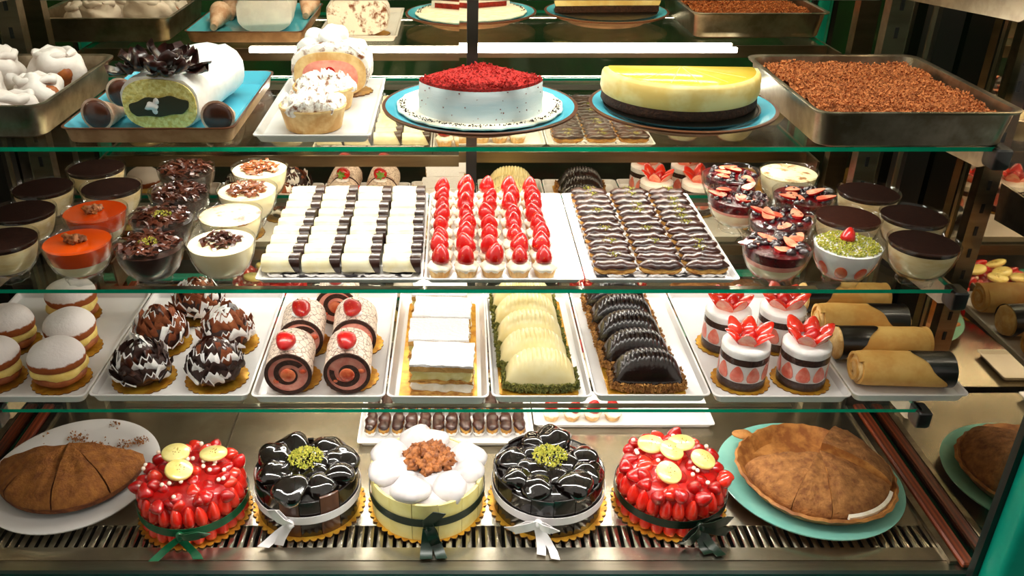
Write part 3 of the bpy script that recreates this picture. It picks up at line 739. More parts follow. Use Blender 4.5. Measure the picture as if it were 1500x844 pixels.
BL = [('tiramisu', 3, 348), ('tiramisu', 33, 306), ('tiramisu', 62, 272), ('tiramisu', 162, 271), ('tiramisu', 140, 243),
      ('orange', 112, 350), ('orange', 138, 306),
      ('chocolate_pistachio', 218, 351), ('chocolate_pistachio', 237, 312), ('chocolate', 261, 278), ('chocolate', 272, 243),
      ('cream', 324, 347), ('brulee', 337, 311), ('caramel', 361, 275), ('caramel', 379, 245),
      ('berry', 1082, 259), ('brulee2', 1160, 259), ('berry', 1112, 293), ('berry', 1196, 290), ('berry', 1143, 324), ('blackberry', 1171, 364),
      ('pistachio', 1268, 360), ('tiramisu2', 1365, 365), ('cocoa2', 1232, 321), ('tiramisu2', 1321, 323), ('tiramisu2', 1278, 287)]
LB = {'tiramisu': ('glass bowl of cream topped with smooth dark cocoa near the orange jelly bowls', 'cocoa topped bowls near the orange jelly'),
      'orange': ('glass bowl of white pudding under orange jelly with a walnut', 'orange jelly bowls'),
      'chocolate_pistachio': ('glass bowl of dark chocolate pudding with shavings and a little green pistachio', 'chocolate bowls with pistachio'),
      'chocolate': ('glass bowl of chocolate pudding heaped with plain brown chocolate shavings', 'chocolate bowls without pistachio'),
      'cream': ('glass bowl of white pudding with dark chocolate shavings in the middle', None),
      'brulee': ('glass bowl of white pudding with faint brown scorch marks, beside chocolate shaving bowls', None),
      'caramel': ('glass bowl of white pudding topped with a patch of caramel brown flakes', 'caramel flake pudding bowls'),
      'berry': ('glass bowl of white pudding under red berry sauce with strawberry pieces', 'red berry bowls'),
      'brulee2': ('glass bowl of white pudding with scorched top among the red berry bowls', None),
      'blackberry': ('glass bowl of white pudding topped with large blackberries and strawberry pieces', None),
      'pistachio': ('glass bowl of cream with strawberry slices, green pistachio crumbs and one strawberry', None),
      'tiramisu2': ('glass bowl of cream topped with smooth dark cocoa near the pistachio bowl', 'cocoa topped bowls near the pistachio bowl'),
      'cocoa2': ('glass bowl of cream topped with lighter reddish brown cocoa near the pistachio bowl', None)}
pos = []
for k, x, y in BL:
    p = at(x, y, H2 - .064); pos.append([p.x, p.y])
for it in range(600):
    for i in range(len(pos)):
        for j in range(i):
            dx, dy = pos[i][0]-pos[j][0], pos[i][1]-pos[j][1]; d = math.hypot(dx, dy)
            if d < 2*RB + .0016:
                e = (2*RB + .002 - d)/2/d; pos[i][0] += dx*e; pos[i][1] += dy*e; pos[j][0] -= dx*e; pos[j][1] -= dy*e
        pos[i][1] = min(max(pos[i][1], YF + .025), YB - .022)
        if -.37 < pos[i][0] < 0 : pos[i][0] = min(pos[i][0], -.282-RB+.014)
        if 0 < pos[i][0] < .5: pos[i][0] = max(pos[i][0], .408+RB-.014)
for i, (k, x, y) in enumerate(BL):
    bowl({'tiramisu2': 'tiramisu', 'brulee2': 'brulee', 'cocoa2': 'cocoa'}.get(k, k), pos[i][0], pos[i][1], LB[k][0], LB[k][1], i*.7)

# --- trays with horns, strawberry tarts, small eclairs
def papertray(name, label, x0, x1, dl=True):
    o = tray(name, label, x0, x1, 1.112, 1.440, Z2, 'white_ceramic', .010, .007, .006)
    return o
papertray('white_tray', 'white tray with a paper doily under the white chocolate rolls', -.281, -.044)
papertray('white_tray', 'white tray holding the upright strawberry tarts', -.042, .184)
papertray('white_tray', 'white tray with a paper doily under the small chocolate eclairs', .186, .404)
def doily(label, x0, x1, y0, y1, z):
    b = MB(); P = []; n = 30; hx, hy = (x1-x0)/2, (y1-y0)/2
    per = [(-hx + 2*hx*i/n, -hy) for i in range(n)] + [(hx, -hy + 2*hy*i/n) for i in range(n)] + [(hx - 2*hx*i/n, hy) for i in range(n)] + [(-hx, hy - 2*hy*i/n) for i in range(n)]
    for i, (x, y) in enumerate(per):
        k = 1 + (.014 if i % 2 else -.006); P.append((x*k, y*(1 + (.010 if i % 2 else -.004))))
    m = len(P); V = [(x*.975, y*.985, 0) for x, y in P] + [(x, y, .0045) for x, y in P] + [(x*.975, y*.985, .0006) for x, y in P] + [(x, y, .0052) for x, y in P]
    F = [list(range(m))[::-1], [2*m+i for i in range(m)]]
    for i in range(m): j = (i+1) % m; F += [[i, j, m+j, m+i], [2*m+i, 3*m+i, 3*m+j, 2*m+j], [m+i, m+j, 3*m+j, 3*m+i]]
    b.add(V, F); o = ob('paper_doily', b.data('paper_doily', 'doily', False), None, ((x0+x1)/2, (y0+y1)/2, z)); return tag(o, label, 'doily')
ZP = Z2 + .0046
doily('white printed paper doily under the white chocolate rolls', -.266, -.059, 1.127, 1.425, ZP+.0004)
doily('white printed paper doily under the small chocolate eclairs', .201, .389, 1.127, 1.425, ZP+.0004)
def horn_me(k):
    def f():
        b = MB(); n = 16; R = []; L = .0265
        for i in range(9):
            x = -L + 2*L*i/8; s = .93 if i in (0, 8) else 1
            R.append([(x, .0145*s*math.copysign(abs(math.cos(a))**.75, math.cos(a)) + .0006*noise.noise(Vector((x*90, a, k))), .0135 + .0125*s*math.copysign(abs(math.sin(a))**.7, math.sin(a)) + .0012*noise.noise(Vector((x*60, a, k+5)))) for a in [2*PI*j/n for j in range(n)]])
        b.loft(R); return b.data('roll', 'white_choc', angle=60)
    return cached(('horn', k), f)
def tip_me(k):
    def f():
        b = MB(); n = 16; R = []; L = .0278
        for i in range(5):
            u = i/4
            ring = []
            for j in range(n):
                a = 2*PI*j/n; zz = .0135 + .0136*math.copysign(abs(math.sin(a))**.7, math.sin(a))
                x0 = .0135 + .0125*(1-max(0, min(1, zz/.026)))**.9 + .003*math.cos(a)       # slanted border
                ring.append((x0 + (L-x0)*u, .0156*math.copysign(abs(math.cos(a))**.75, math.cos(a)), zz))
            R.append(ring)
        b.loft(R, cap0=False); return b.data('chocolate_tip', 'dark_choc', angle=60)
    return cached(('tip', k), f)
rd = random.Random(21)
for c in range(4):
    for r in range(9):
        x = -.247 + c*.0570 + rd.uniform(-.0015, .0015); y = 1.145 + r*.0333 + rd.uniform(-.001, .001)
        t = thing('white_chocolate_roll', 'small white chocolate coated roll with one dark chocolate tip', 'pastry', (x, y, ZP+.0016), rd.uniform(-.05, .05), 'white chocolate rolls on the doily')
        ob('roll', horn_me((c+r) % 4), t); ob('chocolate_tip', tip_me(0), t)
def cup_me():
    def f():
        b = MB(); b.lathe([(.0125, 0), (.0130, .0005), (.0165, .013), (.0160, .0135), (.0125, .003), (.0001, .003)], 48, wob=lambda a, r, z: 1 + (.035*math.cos(16*a) if r > .01 else 0)); return b.data('pastry_cup', 'tart_crust', angle=40)
    return cached('cup', f)
def swirl_me():
    def f():
        b = MB(); P = [(.0100, .003), (.0150, .010), (.0178, .0135), (.0172, .0170), (.0135, .0195), (.0130, .0205), (.0085, .0225), (.0001, .0230)]
        b.lathe(P, 40, wob=lambda a, r, z: 1 + (.06*math.sin(7*a + z*220) if r > .004 else 0)); return b.data('cream_swirl', 'cream', angle=70)
    return cached('swirl', f)
def tart(x, y, z, rd, label, group, s=1):
    t = thing('strawberry_tart', label, 'tart', (x, y, z), rd.uniform(0, 6), group)
    ob('pastry_cup', cup_me(), t); ob('cream_swirl', swirl_me(), t)
    ob('strawberry', berry_me(), t, (rd.uniform(-.002, .002), rd.uniform(-.002, .002), .0195), (rd.uniform(-.28, .28), rd.uniform(-.28, .28), rd.uniform(0, 6)), rd.uniform(.95, 1.2))
for c in range(5):
    for r in range(8):
        tart(-.0195 + c*.0372 + rd.uniform(-.001, .001), 1.136 + r*.0388 + rd.uniform(-.001, .001), ZP, rd, 'small cream tart with a whole strawberry standing tip up on the middle shelf tray', 'strawberry tarts on the middle shelf')
def ecl_me(part, k):
    def f():
        b = MB(); n = 14; L = .031; R = []
        for i in range(13):
            u = -1 + 2*i/12; x = L*u; s = max(.05, (1-abs(u)**4))**.5
            s *= 1 + .10*math.sin(u*7 + k*2)
            if part == 'base':
                R.append([(x*.97, .0110*s*math.cos(2*PI*j/n), .0075 + .0075*s*math.sin(2*PI*j/n)) for j in range(n)])
            else:
                wv = .0009*math.sin(u*5+k*2.3) + .0008*math.sin(u*11+k*3.7)
                ring = []
                for j in range(n):
                    a = 2*PI*j/n; yy = .0120*s*math.cos(a); zz = .0130 + (.0070*s*math.sin(a) if math.sin(a) > 0 else .0035*s*math.sin(a)) + (wv if math.sin(a) > 0 else 0)
                    ring.append((x, yy + .001*math.sin(u*8+k), zz))
                R.append(ring)
        b.loft(R); return b.data('eclair_'+part, 'puff' if part == 'base' else 'dark_choc_glaze', angle=70)
    return cached(('ecl', part, k), f)
def eclair(x, y, z, rz, rd, label, group, nuts, s=1):
    t = thing('small_eclair', label, 'eclair', (x, y, z), rz, group)
    k = rd.randrange(9)
    ob('choux_base', ecl_me('base', k), t, sc=s); ob('chocolate_glaze', ecl_me('glaze', k), t, sc=s)
    if nuts: chips_part('pistachio_crumbs', 'pistachio', 40, lambda r_: (r_.gauss(0, .006), r_.gauss(0, .004), .0205+r_.uniform(-.0008, .0006)), .0011, t, 7)
for c in range(3):
    for r in range(13):
        nuts = rd.random() < .45
        eclair(.231 + c*.0655 + rd.uniform(-.0015, .0015), 1.137 + r*.0236, ZP+.0018, rd.uniform(-.04, .04), rd,
               'small chocolate glazed eclair dusted with pistachio on the doily' if nuts else 'small plain chocolate glazed eclair on the doily', 'small eclairs with pistachio' if nuts else 'small plain eclairs', nuts)

# ================================================================== LOWER SHELF
TR = [('round sugared buns', -.805, -.558), ('pinecone pastries', -.555, -.311), ('strawberry Swiss rolls', -.308, -.104), ('layered sugar-topped slices', -.098, .054),
      ('ivory ridged domes', .057, .210), ('dark chocolate ridged domes', .213, .390), ('strawberry cream cups', .393, .603), ('chocolate-tipped crepe rolls', .606, .782)]
for i, (n, a, c) in enumerate(TR):
    if i == 3: tray('white_tray', 'white ceramic tray under the ' + n, a-.002, c+.001, 1.106, 1.446, Z3, hgt=.018, rz=-.012)
    else: tray('white_tray', 'white ceramic tray under the ' + n, a, c, 1.110 + .003*(i % 2), 1.450, Z3)
ZS = Z3 + .0049
def spread(pts, k, r, y1=1.437):
    P = [at(x, y, H3 - .006) for x, y in pts]
    for it in range(400):
        for i in range(len(P)):
            for j in range(i):
                d = P[i].xy - P[j].xy
                if d.length < 2*r + .001:
                    e = d.normalized()*(2*r + .0015 - d.length)/2; P[i].x += e.x; P[i].y += e.y; P[j].x -= e.x; P[j].y -= e.y
        for q in P: fit(q, k, r, y1)
    return P
def fit(p, k, r, y1=1.437):
    p.x = min(max(p.x, TR[k][1] + .0125 + r), TR[k][2] - .0125 - r); p.y = min(max(p.y, 1.1265 + r), y1 - r); return p
# --- sugared buns
def bun(p, label, k):
    t = thing('sugared_bun', label, 'bun', (p.x, p.y, ZS), k*.8, 'sugared buns')
    ob('cake_board', board_me(.0455, 22), t)
    def lo():
        b = MB(); b.blob((0, 0, .014), (.041, .039, .0155), 36, 14, .004, 30, 1, zmin=.0018); return b.data('lower_bun', 'bun_crust', angle=70)
    def mi():
        b = MB(); b.blob((0, 0, .026), (.0405, .0385, .013), 40, 14, .003, 60, 2, power=.75); return b.data('custard_band', 'custard', angle=70)
    def up():
        b = MB(); b.blob((0, 0, .042), (.0425, .0410, .031), 44, 22, .004, 26, 3, zmin=.034); return b.data('upper_bun', 'bun_sugar', angle=70)
    ob('lower_bun', cached('lo', lo), t); ob('custard_band', cached('mi', mi), t); ob('upper_bun', cached('up', up), t)
bl = 'round bun with custard filling and icing sugar on a gold card'
for i, p in enumerate(spread(((84, 563), (-6, 557), (107, 515), (20, 503), (110, 462)), 0, .0465)): bun(p, bl, i)
# --- pinecone pastries
def cone_petal(k):
    def f():
        b = MB(); V = []; F = []; n = 6; L, W = .0185, .0135
        for th in (0, 1):
            for i in range(n+1):
                u = i/n
                for j in range(5):
                    v = (j-2)/2; ww = W*(math.sin(PI*min(.86, .22+u*.64)))**.8 * (1+.15*math.sin(k+u*4))
                    V.append((v*ww*.9, -u*L, .010*u*u + .004*v*v*u - .0042*th*(1-.3*u) + .002*math.sin(v*3+k+u*3)))
        m = (n+1)*5; MI = []
        for i in range(n):
            for j in range(4):
                a = i*5+j; top = 1 if (i >= 5 and k == 2) else 0
                F.append([a, a+1, a+6, a+5]); MI.append(top); F.append([m+a+5, m+a+6, m+a+1, m+a]); MI.append(0 if k else 1)
        for i in range(n): F += [[i*5, i*5+5, m+i*5+5, m+i*5], [i*5+9, i*5+4, m+i*5+4, m+i*5+9]]; MI += [1, 1]
        for j in range(4): F += [[j+1, j, m+j, m+j+1], [n*5+j, n*5+j+1, m+n*5+j+1, m+n*5+j]]; MI += [1, 1]
        b.add(V, F, MI); return b
    return f
def pinecone(p, label, group, dusty, k):
    t = thing('pinecone_pastry', label, 'pastry', (p.x, p.y, ZS), k*1.1, group)
    ob('cake_board', board_me(.0495, 24), t)
    b = cached('pcore', lambda: MB().blob((0, 0, .026), (.040, .040, .030), 24, 14, .004, 40, 1, zmin=.0018).data('chocolate_core', 'choc_matte', angle=70)); ob('chocolate_core', b, t)
    rd = random.Random(k); N = 62
    for i in range(N):
        u = (i+.5)/N; a = i*2.39996; ph = math.asin(min(1, u*.99)); n = Vector((math.cos(ph)*math.cos(a), math.cos(ph)*math.sin(a), math.sin(ph)))
        q = Vector((.034*n.x, .034*n.y, .010 + .044*n.z))
        d = (n + Vector((0, 0, .22)) + .42*Vector((rd.uniform(-1, 1), rd.uniform(-1, 1), rd.uniform(-1, 1)))).normalized()
        zr = Vector((0, 0, 1)) if abs(d.z) < .9 else Vector((-math.cos(a), -math.sin(a), .2))
        z = (zr - d*zr.dot(d)).normalized(); y = -d; x = y.cross(z)
        rot = Matrix((x, y, z)).transposed().to_euler()
        r1 = rd.random()
        if dusty: top = 'cocoa_dust' if r1 < .66 else ('milk_choc' if r1 < .78 else 'white_cream')
        else: top = 'choc_matte' if r1 < .58 else ('milk_choc' if r1 < .72 else ('cocoa_dust' if u > .5 and r1 < .88 else 'white_cream'))
        vk = i % 3; rim = ('cocoa_dust' if dusty else 'choc_matte') if rd.random() < (.6 if dusty and u > .3 else .4) else 'white_cream'; me = cached(('cp', vk, top, rim), lambda: cone_petal(vk)().data('petal', [top, rim], angle=60))
        o = ob('petal', me, t, q, rot, rd.uniform(.75, 1.1))
        low = (q + d*.016).z
        if low < .006: o.location.z += .006 - low
PCP = spread(((205, 566), (314, 566), (222, 503), (336, 503), (300, 446)), 1, .0510)
for i, dz in enumerate((0, 0, 1, 1, 1)):
    pinecone(PCP[i], 'pinecone pastry of meringue and chocolate petals dusted with light cocoa' if dz else 'pinecone pastry of white and dark chocolate petals on a gold card', 'light cocoa pinecone pastries' if dz else 'dark pinecone pastries', dz, i+1)
# --- Swiss rolls
def spiral_me(r, turns, wd, th, ph):
    b = MB(); n = int(34*turns); V = []; F = []
    for i in range(n+1):
        a = ph + 2*PI*turns*i/n; q = r - (r*.62)*i/n
        for d in (0, wd):
            V += [((q-d)*math.cos(a), 0, (q-d)*math.sin(a)), ((q-d)*math.cos(a), -th, (q-d)*math.sin(a))]
    for i in range(n):
        k = i*4; F += [[k+1, k+3, k+7, k+5], [k, k+1, k+5, k+4], [k+2, k+6, k+7, k+3]]
    b.add(V, F); return b.data('sponge_spiral', 'sponge_brown', False)
def swiss(x, y, rz, label, k, leaf=True):
    t = thing('swiss_roll', label, 'pastry', (x, y, ZS), rz, 'Swiss rolls topped with a strawberry')
    ob('cake_board', board_me(.0425, 20), t, (.003, .004, 0))
    R = .036; L = .040; zc = R + .0017
    def body():
        b = MB(); RG = []; n = 36
        for i in range(11):
            yy = -L + 2*L*i/10; s = .97 if i in (0, 10) else 1
            RG.append([(R*s*math.cos(2*PI*j/n) + .0008*noise.noise(Vector((j*.9, yy*90, 2))), yy, R*.97*s*math.sin(2*PI*j/n)) for j in range(n)])
        b.loft(RG); return b.data('icing', 'cracked_icing', angle=50)
    ob('icing', cached('swb', body), t, (0, 0, zc))
    ob('cream_face', cached('swc', lambda: MB().at((0, 0, 0), (PI/2, 0, 0)).lathe([(R*.95, 0), (R*.94, .0015), (.0001, .0015)], 36).data('cream_face', 'pink_cream', angle=30)), t, (0, -L, zc))
    ob('sponge_ring', cached('swr', lambda: MB().at((0, 0, 0), (PI/2, 0, 0)).sector([(R*.84, 0), (R*.995, 0), (R*.995, .003), (R*.84, .0035)], 0, 2*PI, 40).data('sponge_ring', 'sponge_brown', angle=40)), t, (0, -L, zc))
    ob('sponge_spiral', cached(('sws', k % 2), lambda: spiral_me(R*.76, 1.15, .0075, .0035, .6 + 2.2*(k % 2))), t, (0, -L, zc))
    ob('strawberry_centre', cached('swf', lambda: MB().blob((0, 0, 0), (.0125, .0040, .0125), 18, 10).data('strawberry_centre', 'strawberry_flesh2')), t, (.000, -L-.0020, zc-.001))
    for (xx, zz) in ((.022, .004), (-.018, -.012)):
        ob('strawberry_slice', cached('swg', lambda: MB().blob((0, 0, 0), (.006, .0028, .005), 12, 8).data('strawberry_slice', 'strawberry_flesh2')), t, (xx, -L-.0012, zc+zz))
    ob('cream_dab', cached('dab', lambda: MB().blob((0, 0, 0), (.015, .012, .004), 16, 8, .002, 80).data('cream_dab', 'white_cream', angle=70)), t, (0, -.018, zc+R-.001))
    s = ob('strawberry', berry_me('strawberry', .0135, .028), t, (.000, -.014, zc+R+.013), (1.65, .1*k, -.15+.2*(k % 3)), 1.1)
    if leaf: ob('hull_leaves', leaf_me(), s, (0, 0, -.0005), (PI, 0, 0), 1)
swl = 'chocolate Swiss roll with cracked pale icing and a glazed strawberry on top'
for k, (x, y, r) in enumerate(((-.254, 1.172, .06), (-.164, 1.174, .04), (-.250, 1.274, .06), (-.164, 1.276, .05), (-.205, 1.384, .03))): swiss(x, y, r, swl, k)
# --- layered slices
b = MB(); b.at().rrect([(.060, .149, .004, 0), (.060, .149, .004, .0016)], k=2); bo = ob('gold_board', b.data('gold_board', 'gold_card', False), None, (-.0225, 1.272, ZS), (0, 0, -.012)); tag(bo, 'long gold card under the four sugar-topped slices', 'card')
def slab(hx, hy, z0, z1, amp, sd):
    b = MB(); RG = []
    for z in (z0, (z0+z1)/2, z1):
        ring = []
        for i in range(48):
            u = i/12 % 1; e = i//12; x, y = [(-hx + 2*hx*u, -hy), (hx, -hy + 2*hy*u), (hx - 2*hx*u, hy), (-hx, hy - 2*hy*u)][e]
            d = amp*noise.noise(Vector((x*130, y*130, z*300+sd))); ring.append((x*(1+d/hx), y*(1+d/hy), z))
        RG.append(ring)
    b.loft(RG); return b
for k in range(4):
    t = thing('layered_slice', 'flaky layered cream slice thickly dusted with icing sugar on the gold card', 'pastry', (-.021 + (.004, -.003, .002, -.004)[k], 1.158 + k*.0745, ZS+.0020), (-.06, -.02, -.05, -.01)[k], 'sugar-topped layered slices')
    for n, m, z0, z1, q, am in (('pastry_layer', 'puff', 0, .008, .99, .003), ('cream_layer', 'cream', .008, .023, .95, .007), ('pastry_layer', 'puff', .023, .028, .99, .004), ('custard_layer', 'custard_pale', .028, .044, .95, .007), ('sugared_pastry', 'slice_sugar', .044, .056, 1.0, .003)):
        ob(n, cached(('slab', z0, k % 2), lambda: slab(.0475*q, .0345*q, z0, z1, am, k % 2).data(n, m, angle=50)), t)
# --- ridged domes
def dome_me(w, d, h, ridges, name, m):
    b = MB(); nu, nv = 96, 26; V = []; F = []
    for i in range(nv+1):
        v = i/nv; a = PI*v                         # a: front (0) over the top to the back (pi)
        for j in range(nu+1):
            u = -1 + 2*j/nu
            s = max(0, 1-abs(u)**2.6)**.5
            y = -d*math.cos(a)*(.55+.45*s); z = h*(.04+.96*s)*math.sin(a)**.62
            mask = max(0, min(1, (v-.20)/.12)) * max(0, min(1, (.93-v)/.12))
            rg = .0028*mask*s*abs(math.sin(ridges*(u*1.0 + .10*(v-.5)) ))**.8
            x = w*u*(1 - .05*math.sin(a)*abs(u))
            V.append((x - rg*u, y, z + rg*1.5))
    for i in range(nv):
        for j in range(nu): q = i*(nu+1)+j; F.append([q, q+1, q+nu+2, q+nu+1])
    b.add(V, F); b.add([(w*u, y, 0) for u in (-.985, .985) for y in (-d*.6, d*.6)], [[0, 1, 3, 2]])
    return b.data(name, m, angle=60)
def nutpos(w, d, hb):
    def pos(rd):
        while True:
            u = rd.uniform(-1.04, 1.04); s = max(.12, 1-abs(u)**2.6)**.5; dd = d*(.55+.45*s)
            e = rd.random()
            if e < .62: return (w*u, -dd - rd.uniform(-.0005, .0025), rd.uniform(.001, hb))
            if e < .85: sg = rd.choice((-1, 1)); return (sg*(w+rd.uniform(-.003, .002)), rd.uniform(-d*.7, d*.7), rd.uniform(.001, hb*1.3))
            return (w*u, dd + rd.uniform(-.001, .002), rd.uniform(.001, hb))
    return pos
def domes(x, name, label, group, m, nm, nutname, w, d, h):
    bm = MB().at().rrect([(w+.004, .150, .004, 0), (w+.004, .150, .004, .0014)], k=2).data('paper_base', 'gold_card', False)
    me = dome_me(w, d, h, 24, 'shell', m)
    for k in range(5):
        t = thing(name, label, 'pastry', (x - .004*(k > 0) - .0015*k, 1.162 + k*.0610, ZS + .0024), math.radians(-1), group)
        if k == 0: pass
        ob('shell', me, t, (0, 0, .004))
        chips_part(nutname, nm, 900, nutpos(w, d, .015), .0024, t, 3, key=(nutname, w))
    o = ob('gold_board', bm, None, (x-.003, 1.280, ZS)); tag(o, 'long gold card under the ' + label.split(' on ')[0] + 's', 'card')
domes(.134, 'ivory_dome', 'ivory white chocolate ridged dome on chopped green pistachios', 'ivory ridged domes', 'ivory_choc', 'pistachio_dark', 'chopped_pistachios', .0570, .0290, .052)
domes(.300, 'chocolate_dome', 'glossy dark chocolate ridged dome on chopped pale nuts', 'dark ridged domes', 'dome_choc', 'nuts', 'chopped_nuts', .0560, .0290, .052)
# --- strawberry cream cups
def cup(p, label, k):
    t = thing('strawberry_cream_cup', label, 'dessert cup', (p.x, p.y, ZS), k*.9, 'strawberry cream cups')
    ob('cake_board', board_me(.0450, 22), t)
    R = .0365
    lay = lambda n, m, z0, z1, q=1: ob(n, cached((n, z0), lambda: MB().lathe([(.0001, z0), (R*q, z0), (R*q, z1), (.0001, z1)], 40, wob=lambda a, r, z: 1+.008*math.sin(9*a+z*500)).data(n, m, angle=40)), t)
    lay('lower_sponge', 'sponge_brown', .0018, .016); lay('cream_filling', 'white_cream', .016, .046, .985); lay('upper_sponge', 'sponge_brown', .046, .057)
    for i in range(9):
        a = 2*PI*i/9
        ob('strawberry_slice', cached('cupsl', lambda: MB().at((0, 0, -.013)).lathe([(.004, 0), (.0085, .002), (.0108, .007), (.0102, .013), (.0075, .020), (.0035, .026), (.0005, .028)], 16).data('strawberry_slice', 'strawberry_flesh3', angle=70)), t, ((R-.0009)*math.cos(a), (R-.0009)*math.sin(a), .0300), (0, 0, a+PI/2), (1, .16, 1))
    ob('cream_top', cached('cuptop', lambda: MB().lathe([(R*.99, .057), (R*1.0, .064), (R*.98, .070), (R*.8, .0735), (.0001, .0745)], 40, wob=lambda a, r, z: 1+.012*math.sin(7*a+z*200)).data('cream_top', 'white_cream', angle=70)), t)
    rd = random.Random(k+40)
    for i in range(6):
        a = 2*PI*i/6 + .2
        ob('strawberry_wedge', half_berry_me(.0145, .032, 'strawberry_orange'), t, (.019*math.cos(a), .019*math.sin(a), .0730), (-.62+rd.uniform(-.12, .12), 0, a - PI/2), rd.uniform(.92, 1.1))
    ob('strawberry', berry_me('strawberry', .0125, .022), t, (0, -.002, .074), (.3, .2, 0), 1.0)
    ob('clear_collar', cached('collar', lambda: MB().sector([(R+.0006, .002), (R+.0010, .002), (R+.0010, .068), (R+.0006, .068)], 0, 2*PI, 48).data('clear_collar', 'clear_film')), t)
for k, p in enumerate(spread(((1084, 562), (1181, 558), (1066, 504), (1152, 502)), 6, .0455)): cup(p, 'layered strawberry cream cup in clear film with strawberry petals on a gold card', k)
# --- crepe rolls
def crepe_spiral(r=.0285, turns=1.6, wd=.0045, th=.006):
    b = MB(); n = 50; V = []; F = []
    for i in range(n+1):
        a = .9 + 2*PI*turns*i/n; q = r - r*.66*i/n
        for d in (0, wd): V += [((q-d)*math.cos(a), .002, (q-d)*math.sin(a)*.95), ((q-d)*math.cos(a), -th, (q-d)*math.sin(a)*.95)]
    for i in range(n):
        k = i*4; F += [[k+1, k+3, k+7, k+5], [k, k+1, k+5, k+4], [k+2, k+6, k+7, k+3]]
    b.add(V, F); return b.data('crepe_edge', 'crepe', False)
for k, (y, s, dx) in enumerate(((1.160, 1, .004), (1.236, -1, -.006), (1.313, 1, -.002), (1.392, -1, -.004))):
    t = thing('crepe_roll', 'golden crepe roll with the end facing the side wall dipped in dark chocolate' if s > 0 else 'golden crepe roll with the end facing the strawberry cups dipped in dark chocolate', 'pastry', (.694 + dx*.4, y, ZS+.0008), math.radians(-3 + 2*(k % 2)) + (0 if s > 0 else PI), 'crepe rolls dipped at the wall end' if s > 0 else 'crepe rolls dipped at the cup end')
    R = .0285; L = .0690
    def rb():
        b = MB(); RG = []; n = 28
        for i in range(12):
            x = -L + 2*L*i/11; q = .95 if i in (0, 11) else 1
            RG.append([(x, R*q*(1+.03*math.sin(2*a+1))*math.cos(a), R + R*q*math.sin(a)*.95 + .0008*noise.noise(Vector((x*40, a, 3)))) for a in [2*PI*j/n for j in range(n)]])
        b.loft(RG); return b.data('roll', 'crepe', angle=55)
    ob('roll', cached('crb', rb), t)
    def dip():
        b = MB(); RG = []; n = 28
        for i in range(5):
            u = i/4; ring = []
            for j in range(n):
                a = 2*PI*j/n; zz = R + R*1.03*math.sin(a)*.95
                x0 = L*(.12 + .80*(1 - math.cos(a - math.radians(65 if s > 0 else 115)))/2) - .003*math.sin(a*5)
                ring.append((x0 + (L*1.012 - x0)*u, R*1.035*(1+.03*math.sin(2*a+1))*math.cos(a), zz + .0004))
            RG.append(ring)
        b.loft(RG, cap0=False, cap1=False); return b.data('chocolate_dip', 'black_choc_soft', angle=55)
    ob('chocolate_dip', cached(('crd', s), dip), t)
    ob('cream_filling', cached('crc2', lambda: MB().blob((L+.0005, 0, R), (.006, R*.92, R*.90), 20, 14, .005, 70, 1).data('cream_filling', 'cream_tan', angle=70)), t)
    ob('cream_filling', cached('crc', lambda: MB().blob((-L-.001, 0, R), (.006, R*.78, R*.78), 20, 14, .004, 60, 1).data('cream_filling', 'cream_tan', angle=70)), t)
    ob('crepe_edge', cached('cre', crepe_spiral), t, (-L-.001, 0, R), (0, 0, -PI/2))

# ================================================================== DECK
# --- cinnamon pie on the white plate
plate('white_plate', 'oval white plate dusted with cinnamon under the cut brown pie', (-.692, 1.275, ZD+.0012), .160, 'white_ceramic', 'white_ceramic', 'white_ceramic', .022, .9375)
t = thing('cinnamon_pie', 'cut brown cinnamon pie with scored wedge lines on a white plate', 'pie', (-.695, 1.290, ZD+.0215), 0)
def pie_sector(R, h, a0, a1, n, rings, dome, sd, amp=.004, m=('pie_top', 'pie_crust')):
    b = MB(); V = []; F = []; MI = []
    for i in range(n+1):
        a = a0 + (a1-a0)*i/n
        for k in range(rings+1):
            u = k/rings; q = R*u*(1+.02*math.sin(a*5+sd))
            x, y = q*math.cos(a), q*math.sin(a)
            V.append((x, y, h*(1-.30*u**6) + dome*(1-u*u) + amp*noise.noise(Vector((x*28, y*28, sd))) + amp*.5*noise.noise(Vector((x*80, y*80, sd)))))
        V.append((R*1.03*math.cos(a), R*1.03*math.sin(a), h*.35)); V.append((R*.98*math.cos(a), R*.98*math.sin(a), 0)); V.append((0, 0, 0))
    w = rings+4
    for i in range(n):
        for k in range(w-1):
            q = i*w+k; F.append([q, q+w, q+w+1, q+1]); MI.append(0 if k <= rings else 1)
    F.append(list(range(w))); MI.append(1); F.append([n*w+k for k in range(w)][::-1]); MI.append(1)
    b.add(V, F, MI); return b.data('pie_top', list(m), angle=60)
for i in range(4):
    a0 = math.radians(188 + i*43.5); a1 = math.radians(188 + (i+1)*43.5 - 1.4)
    ob('pie_wedge', pie_sector(.126, .036, a0, a1, 24, 18, .020, i*.6, .007, ('cinnamon_top', 'cinnamon_side')), t)
b = MB(); b.sector([(0, 0), (.126, 0), (.129, .006), (.127, .012), (0, .010)], math.radians(188), math.radians(362), 40); ob('pie_crust', b.data('pie_crust', 'cinnamon_side', angle=50), t)
rd = random.Random(3)
cr = MB()
def plate_z(q):
    return .0066 if q < .1 else (.0066 + (q-.1056)*.357 if q < .134 and q > .1056 else (.0066 if q <= .1056 else .0167 + (q-.134)*.23))
SPOTS = [tuple(at(x, y, HD - .016).xy) for x, y in ((182, 651), (172, 624), (112, 642), (146, 668), (55, 668), (188, 672), (212, 690), (140, 648), (192, 706), (95, 655), (165, 668), (60, 640), (205, 650))]
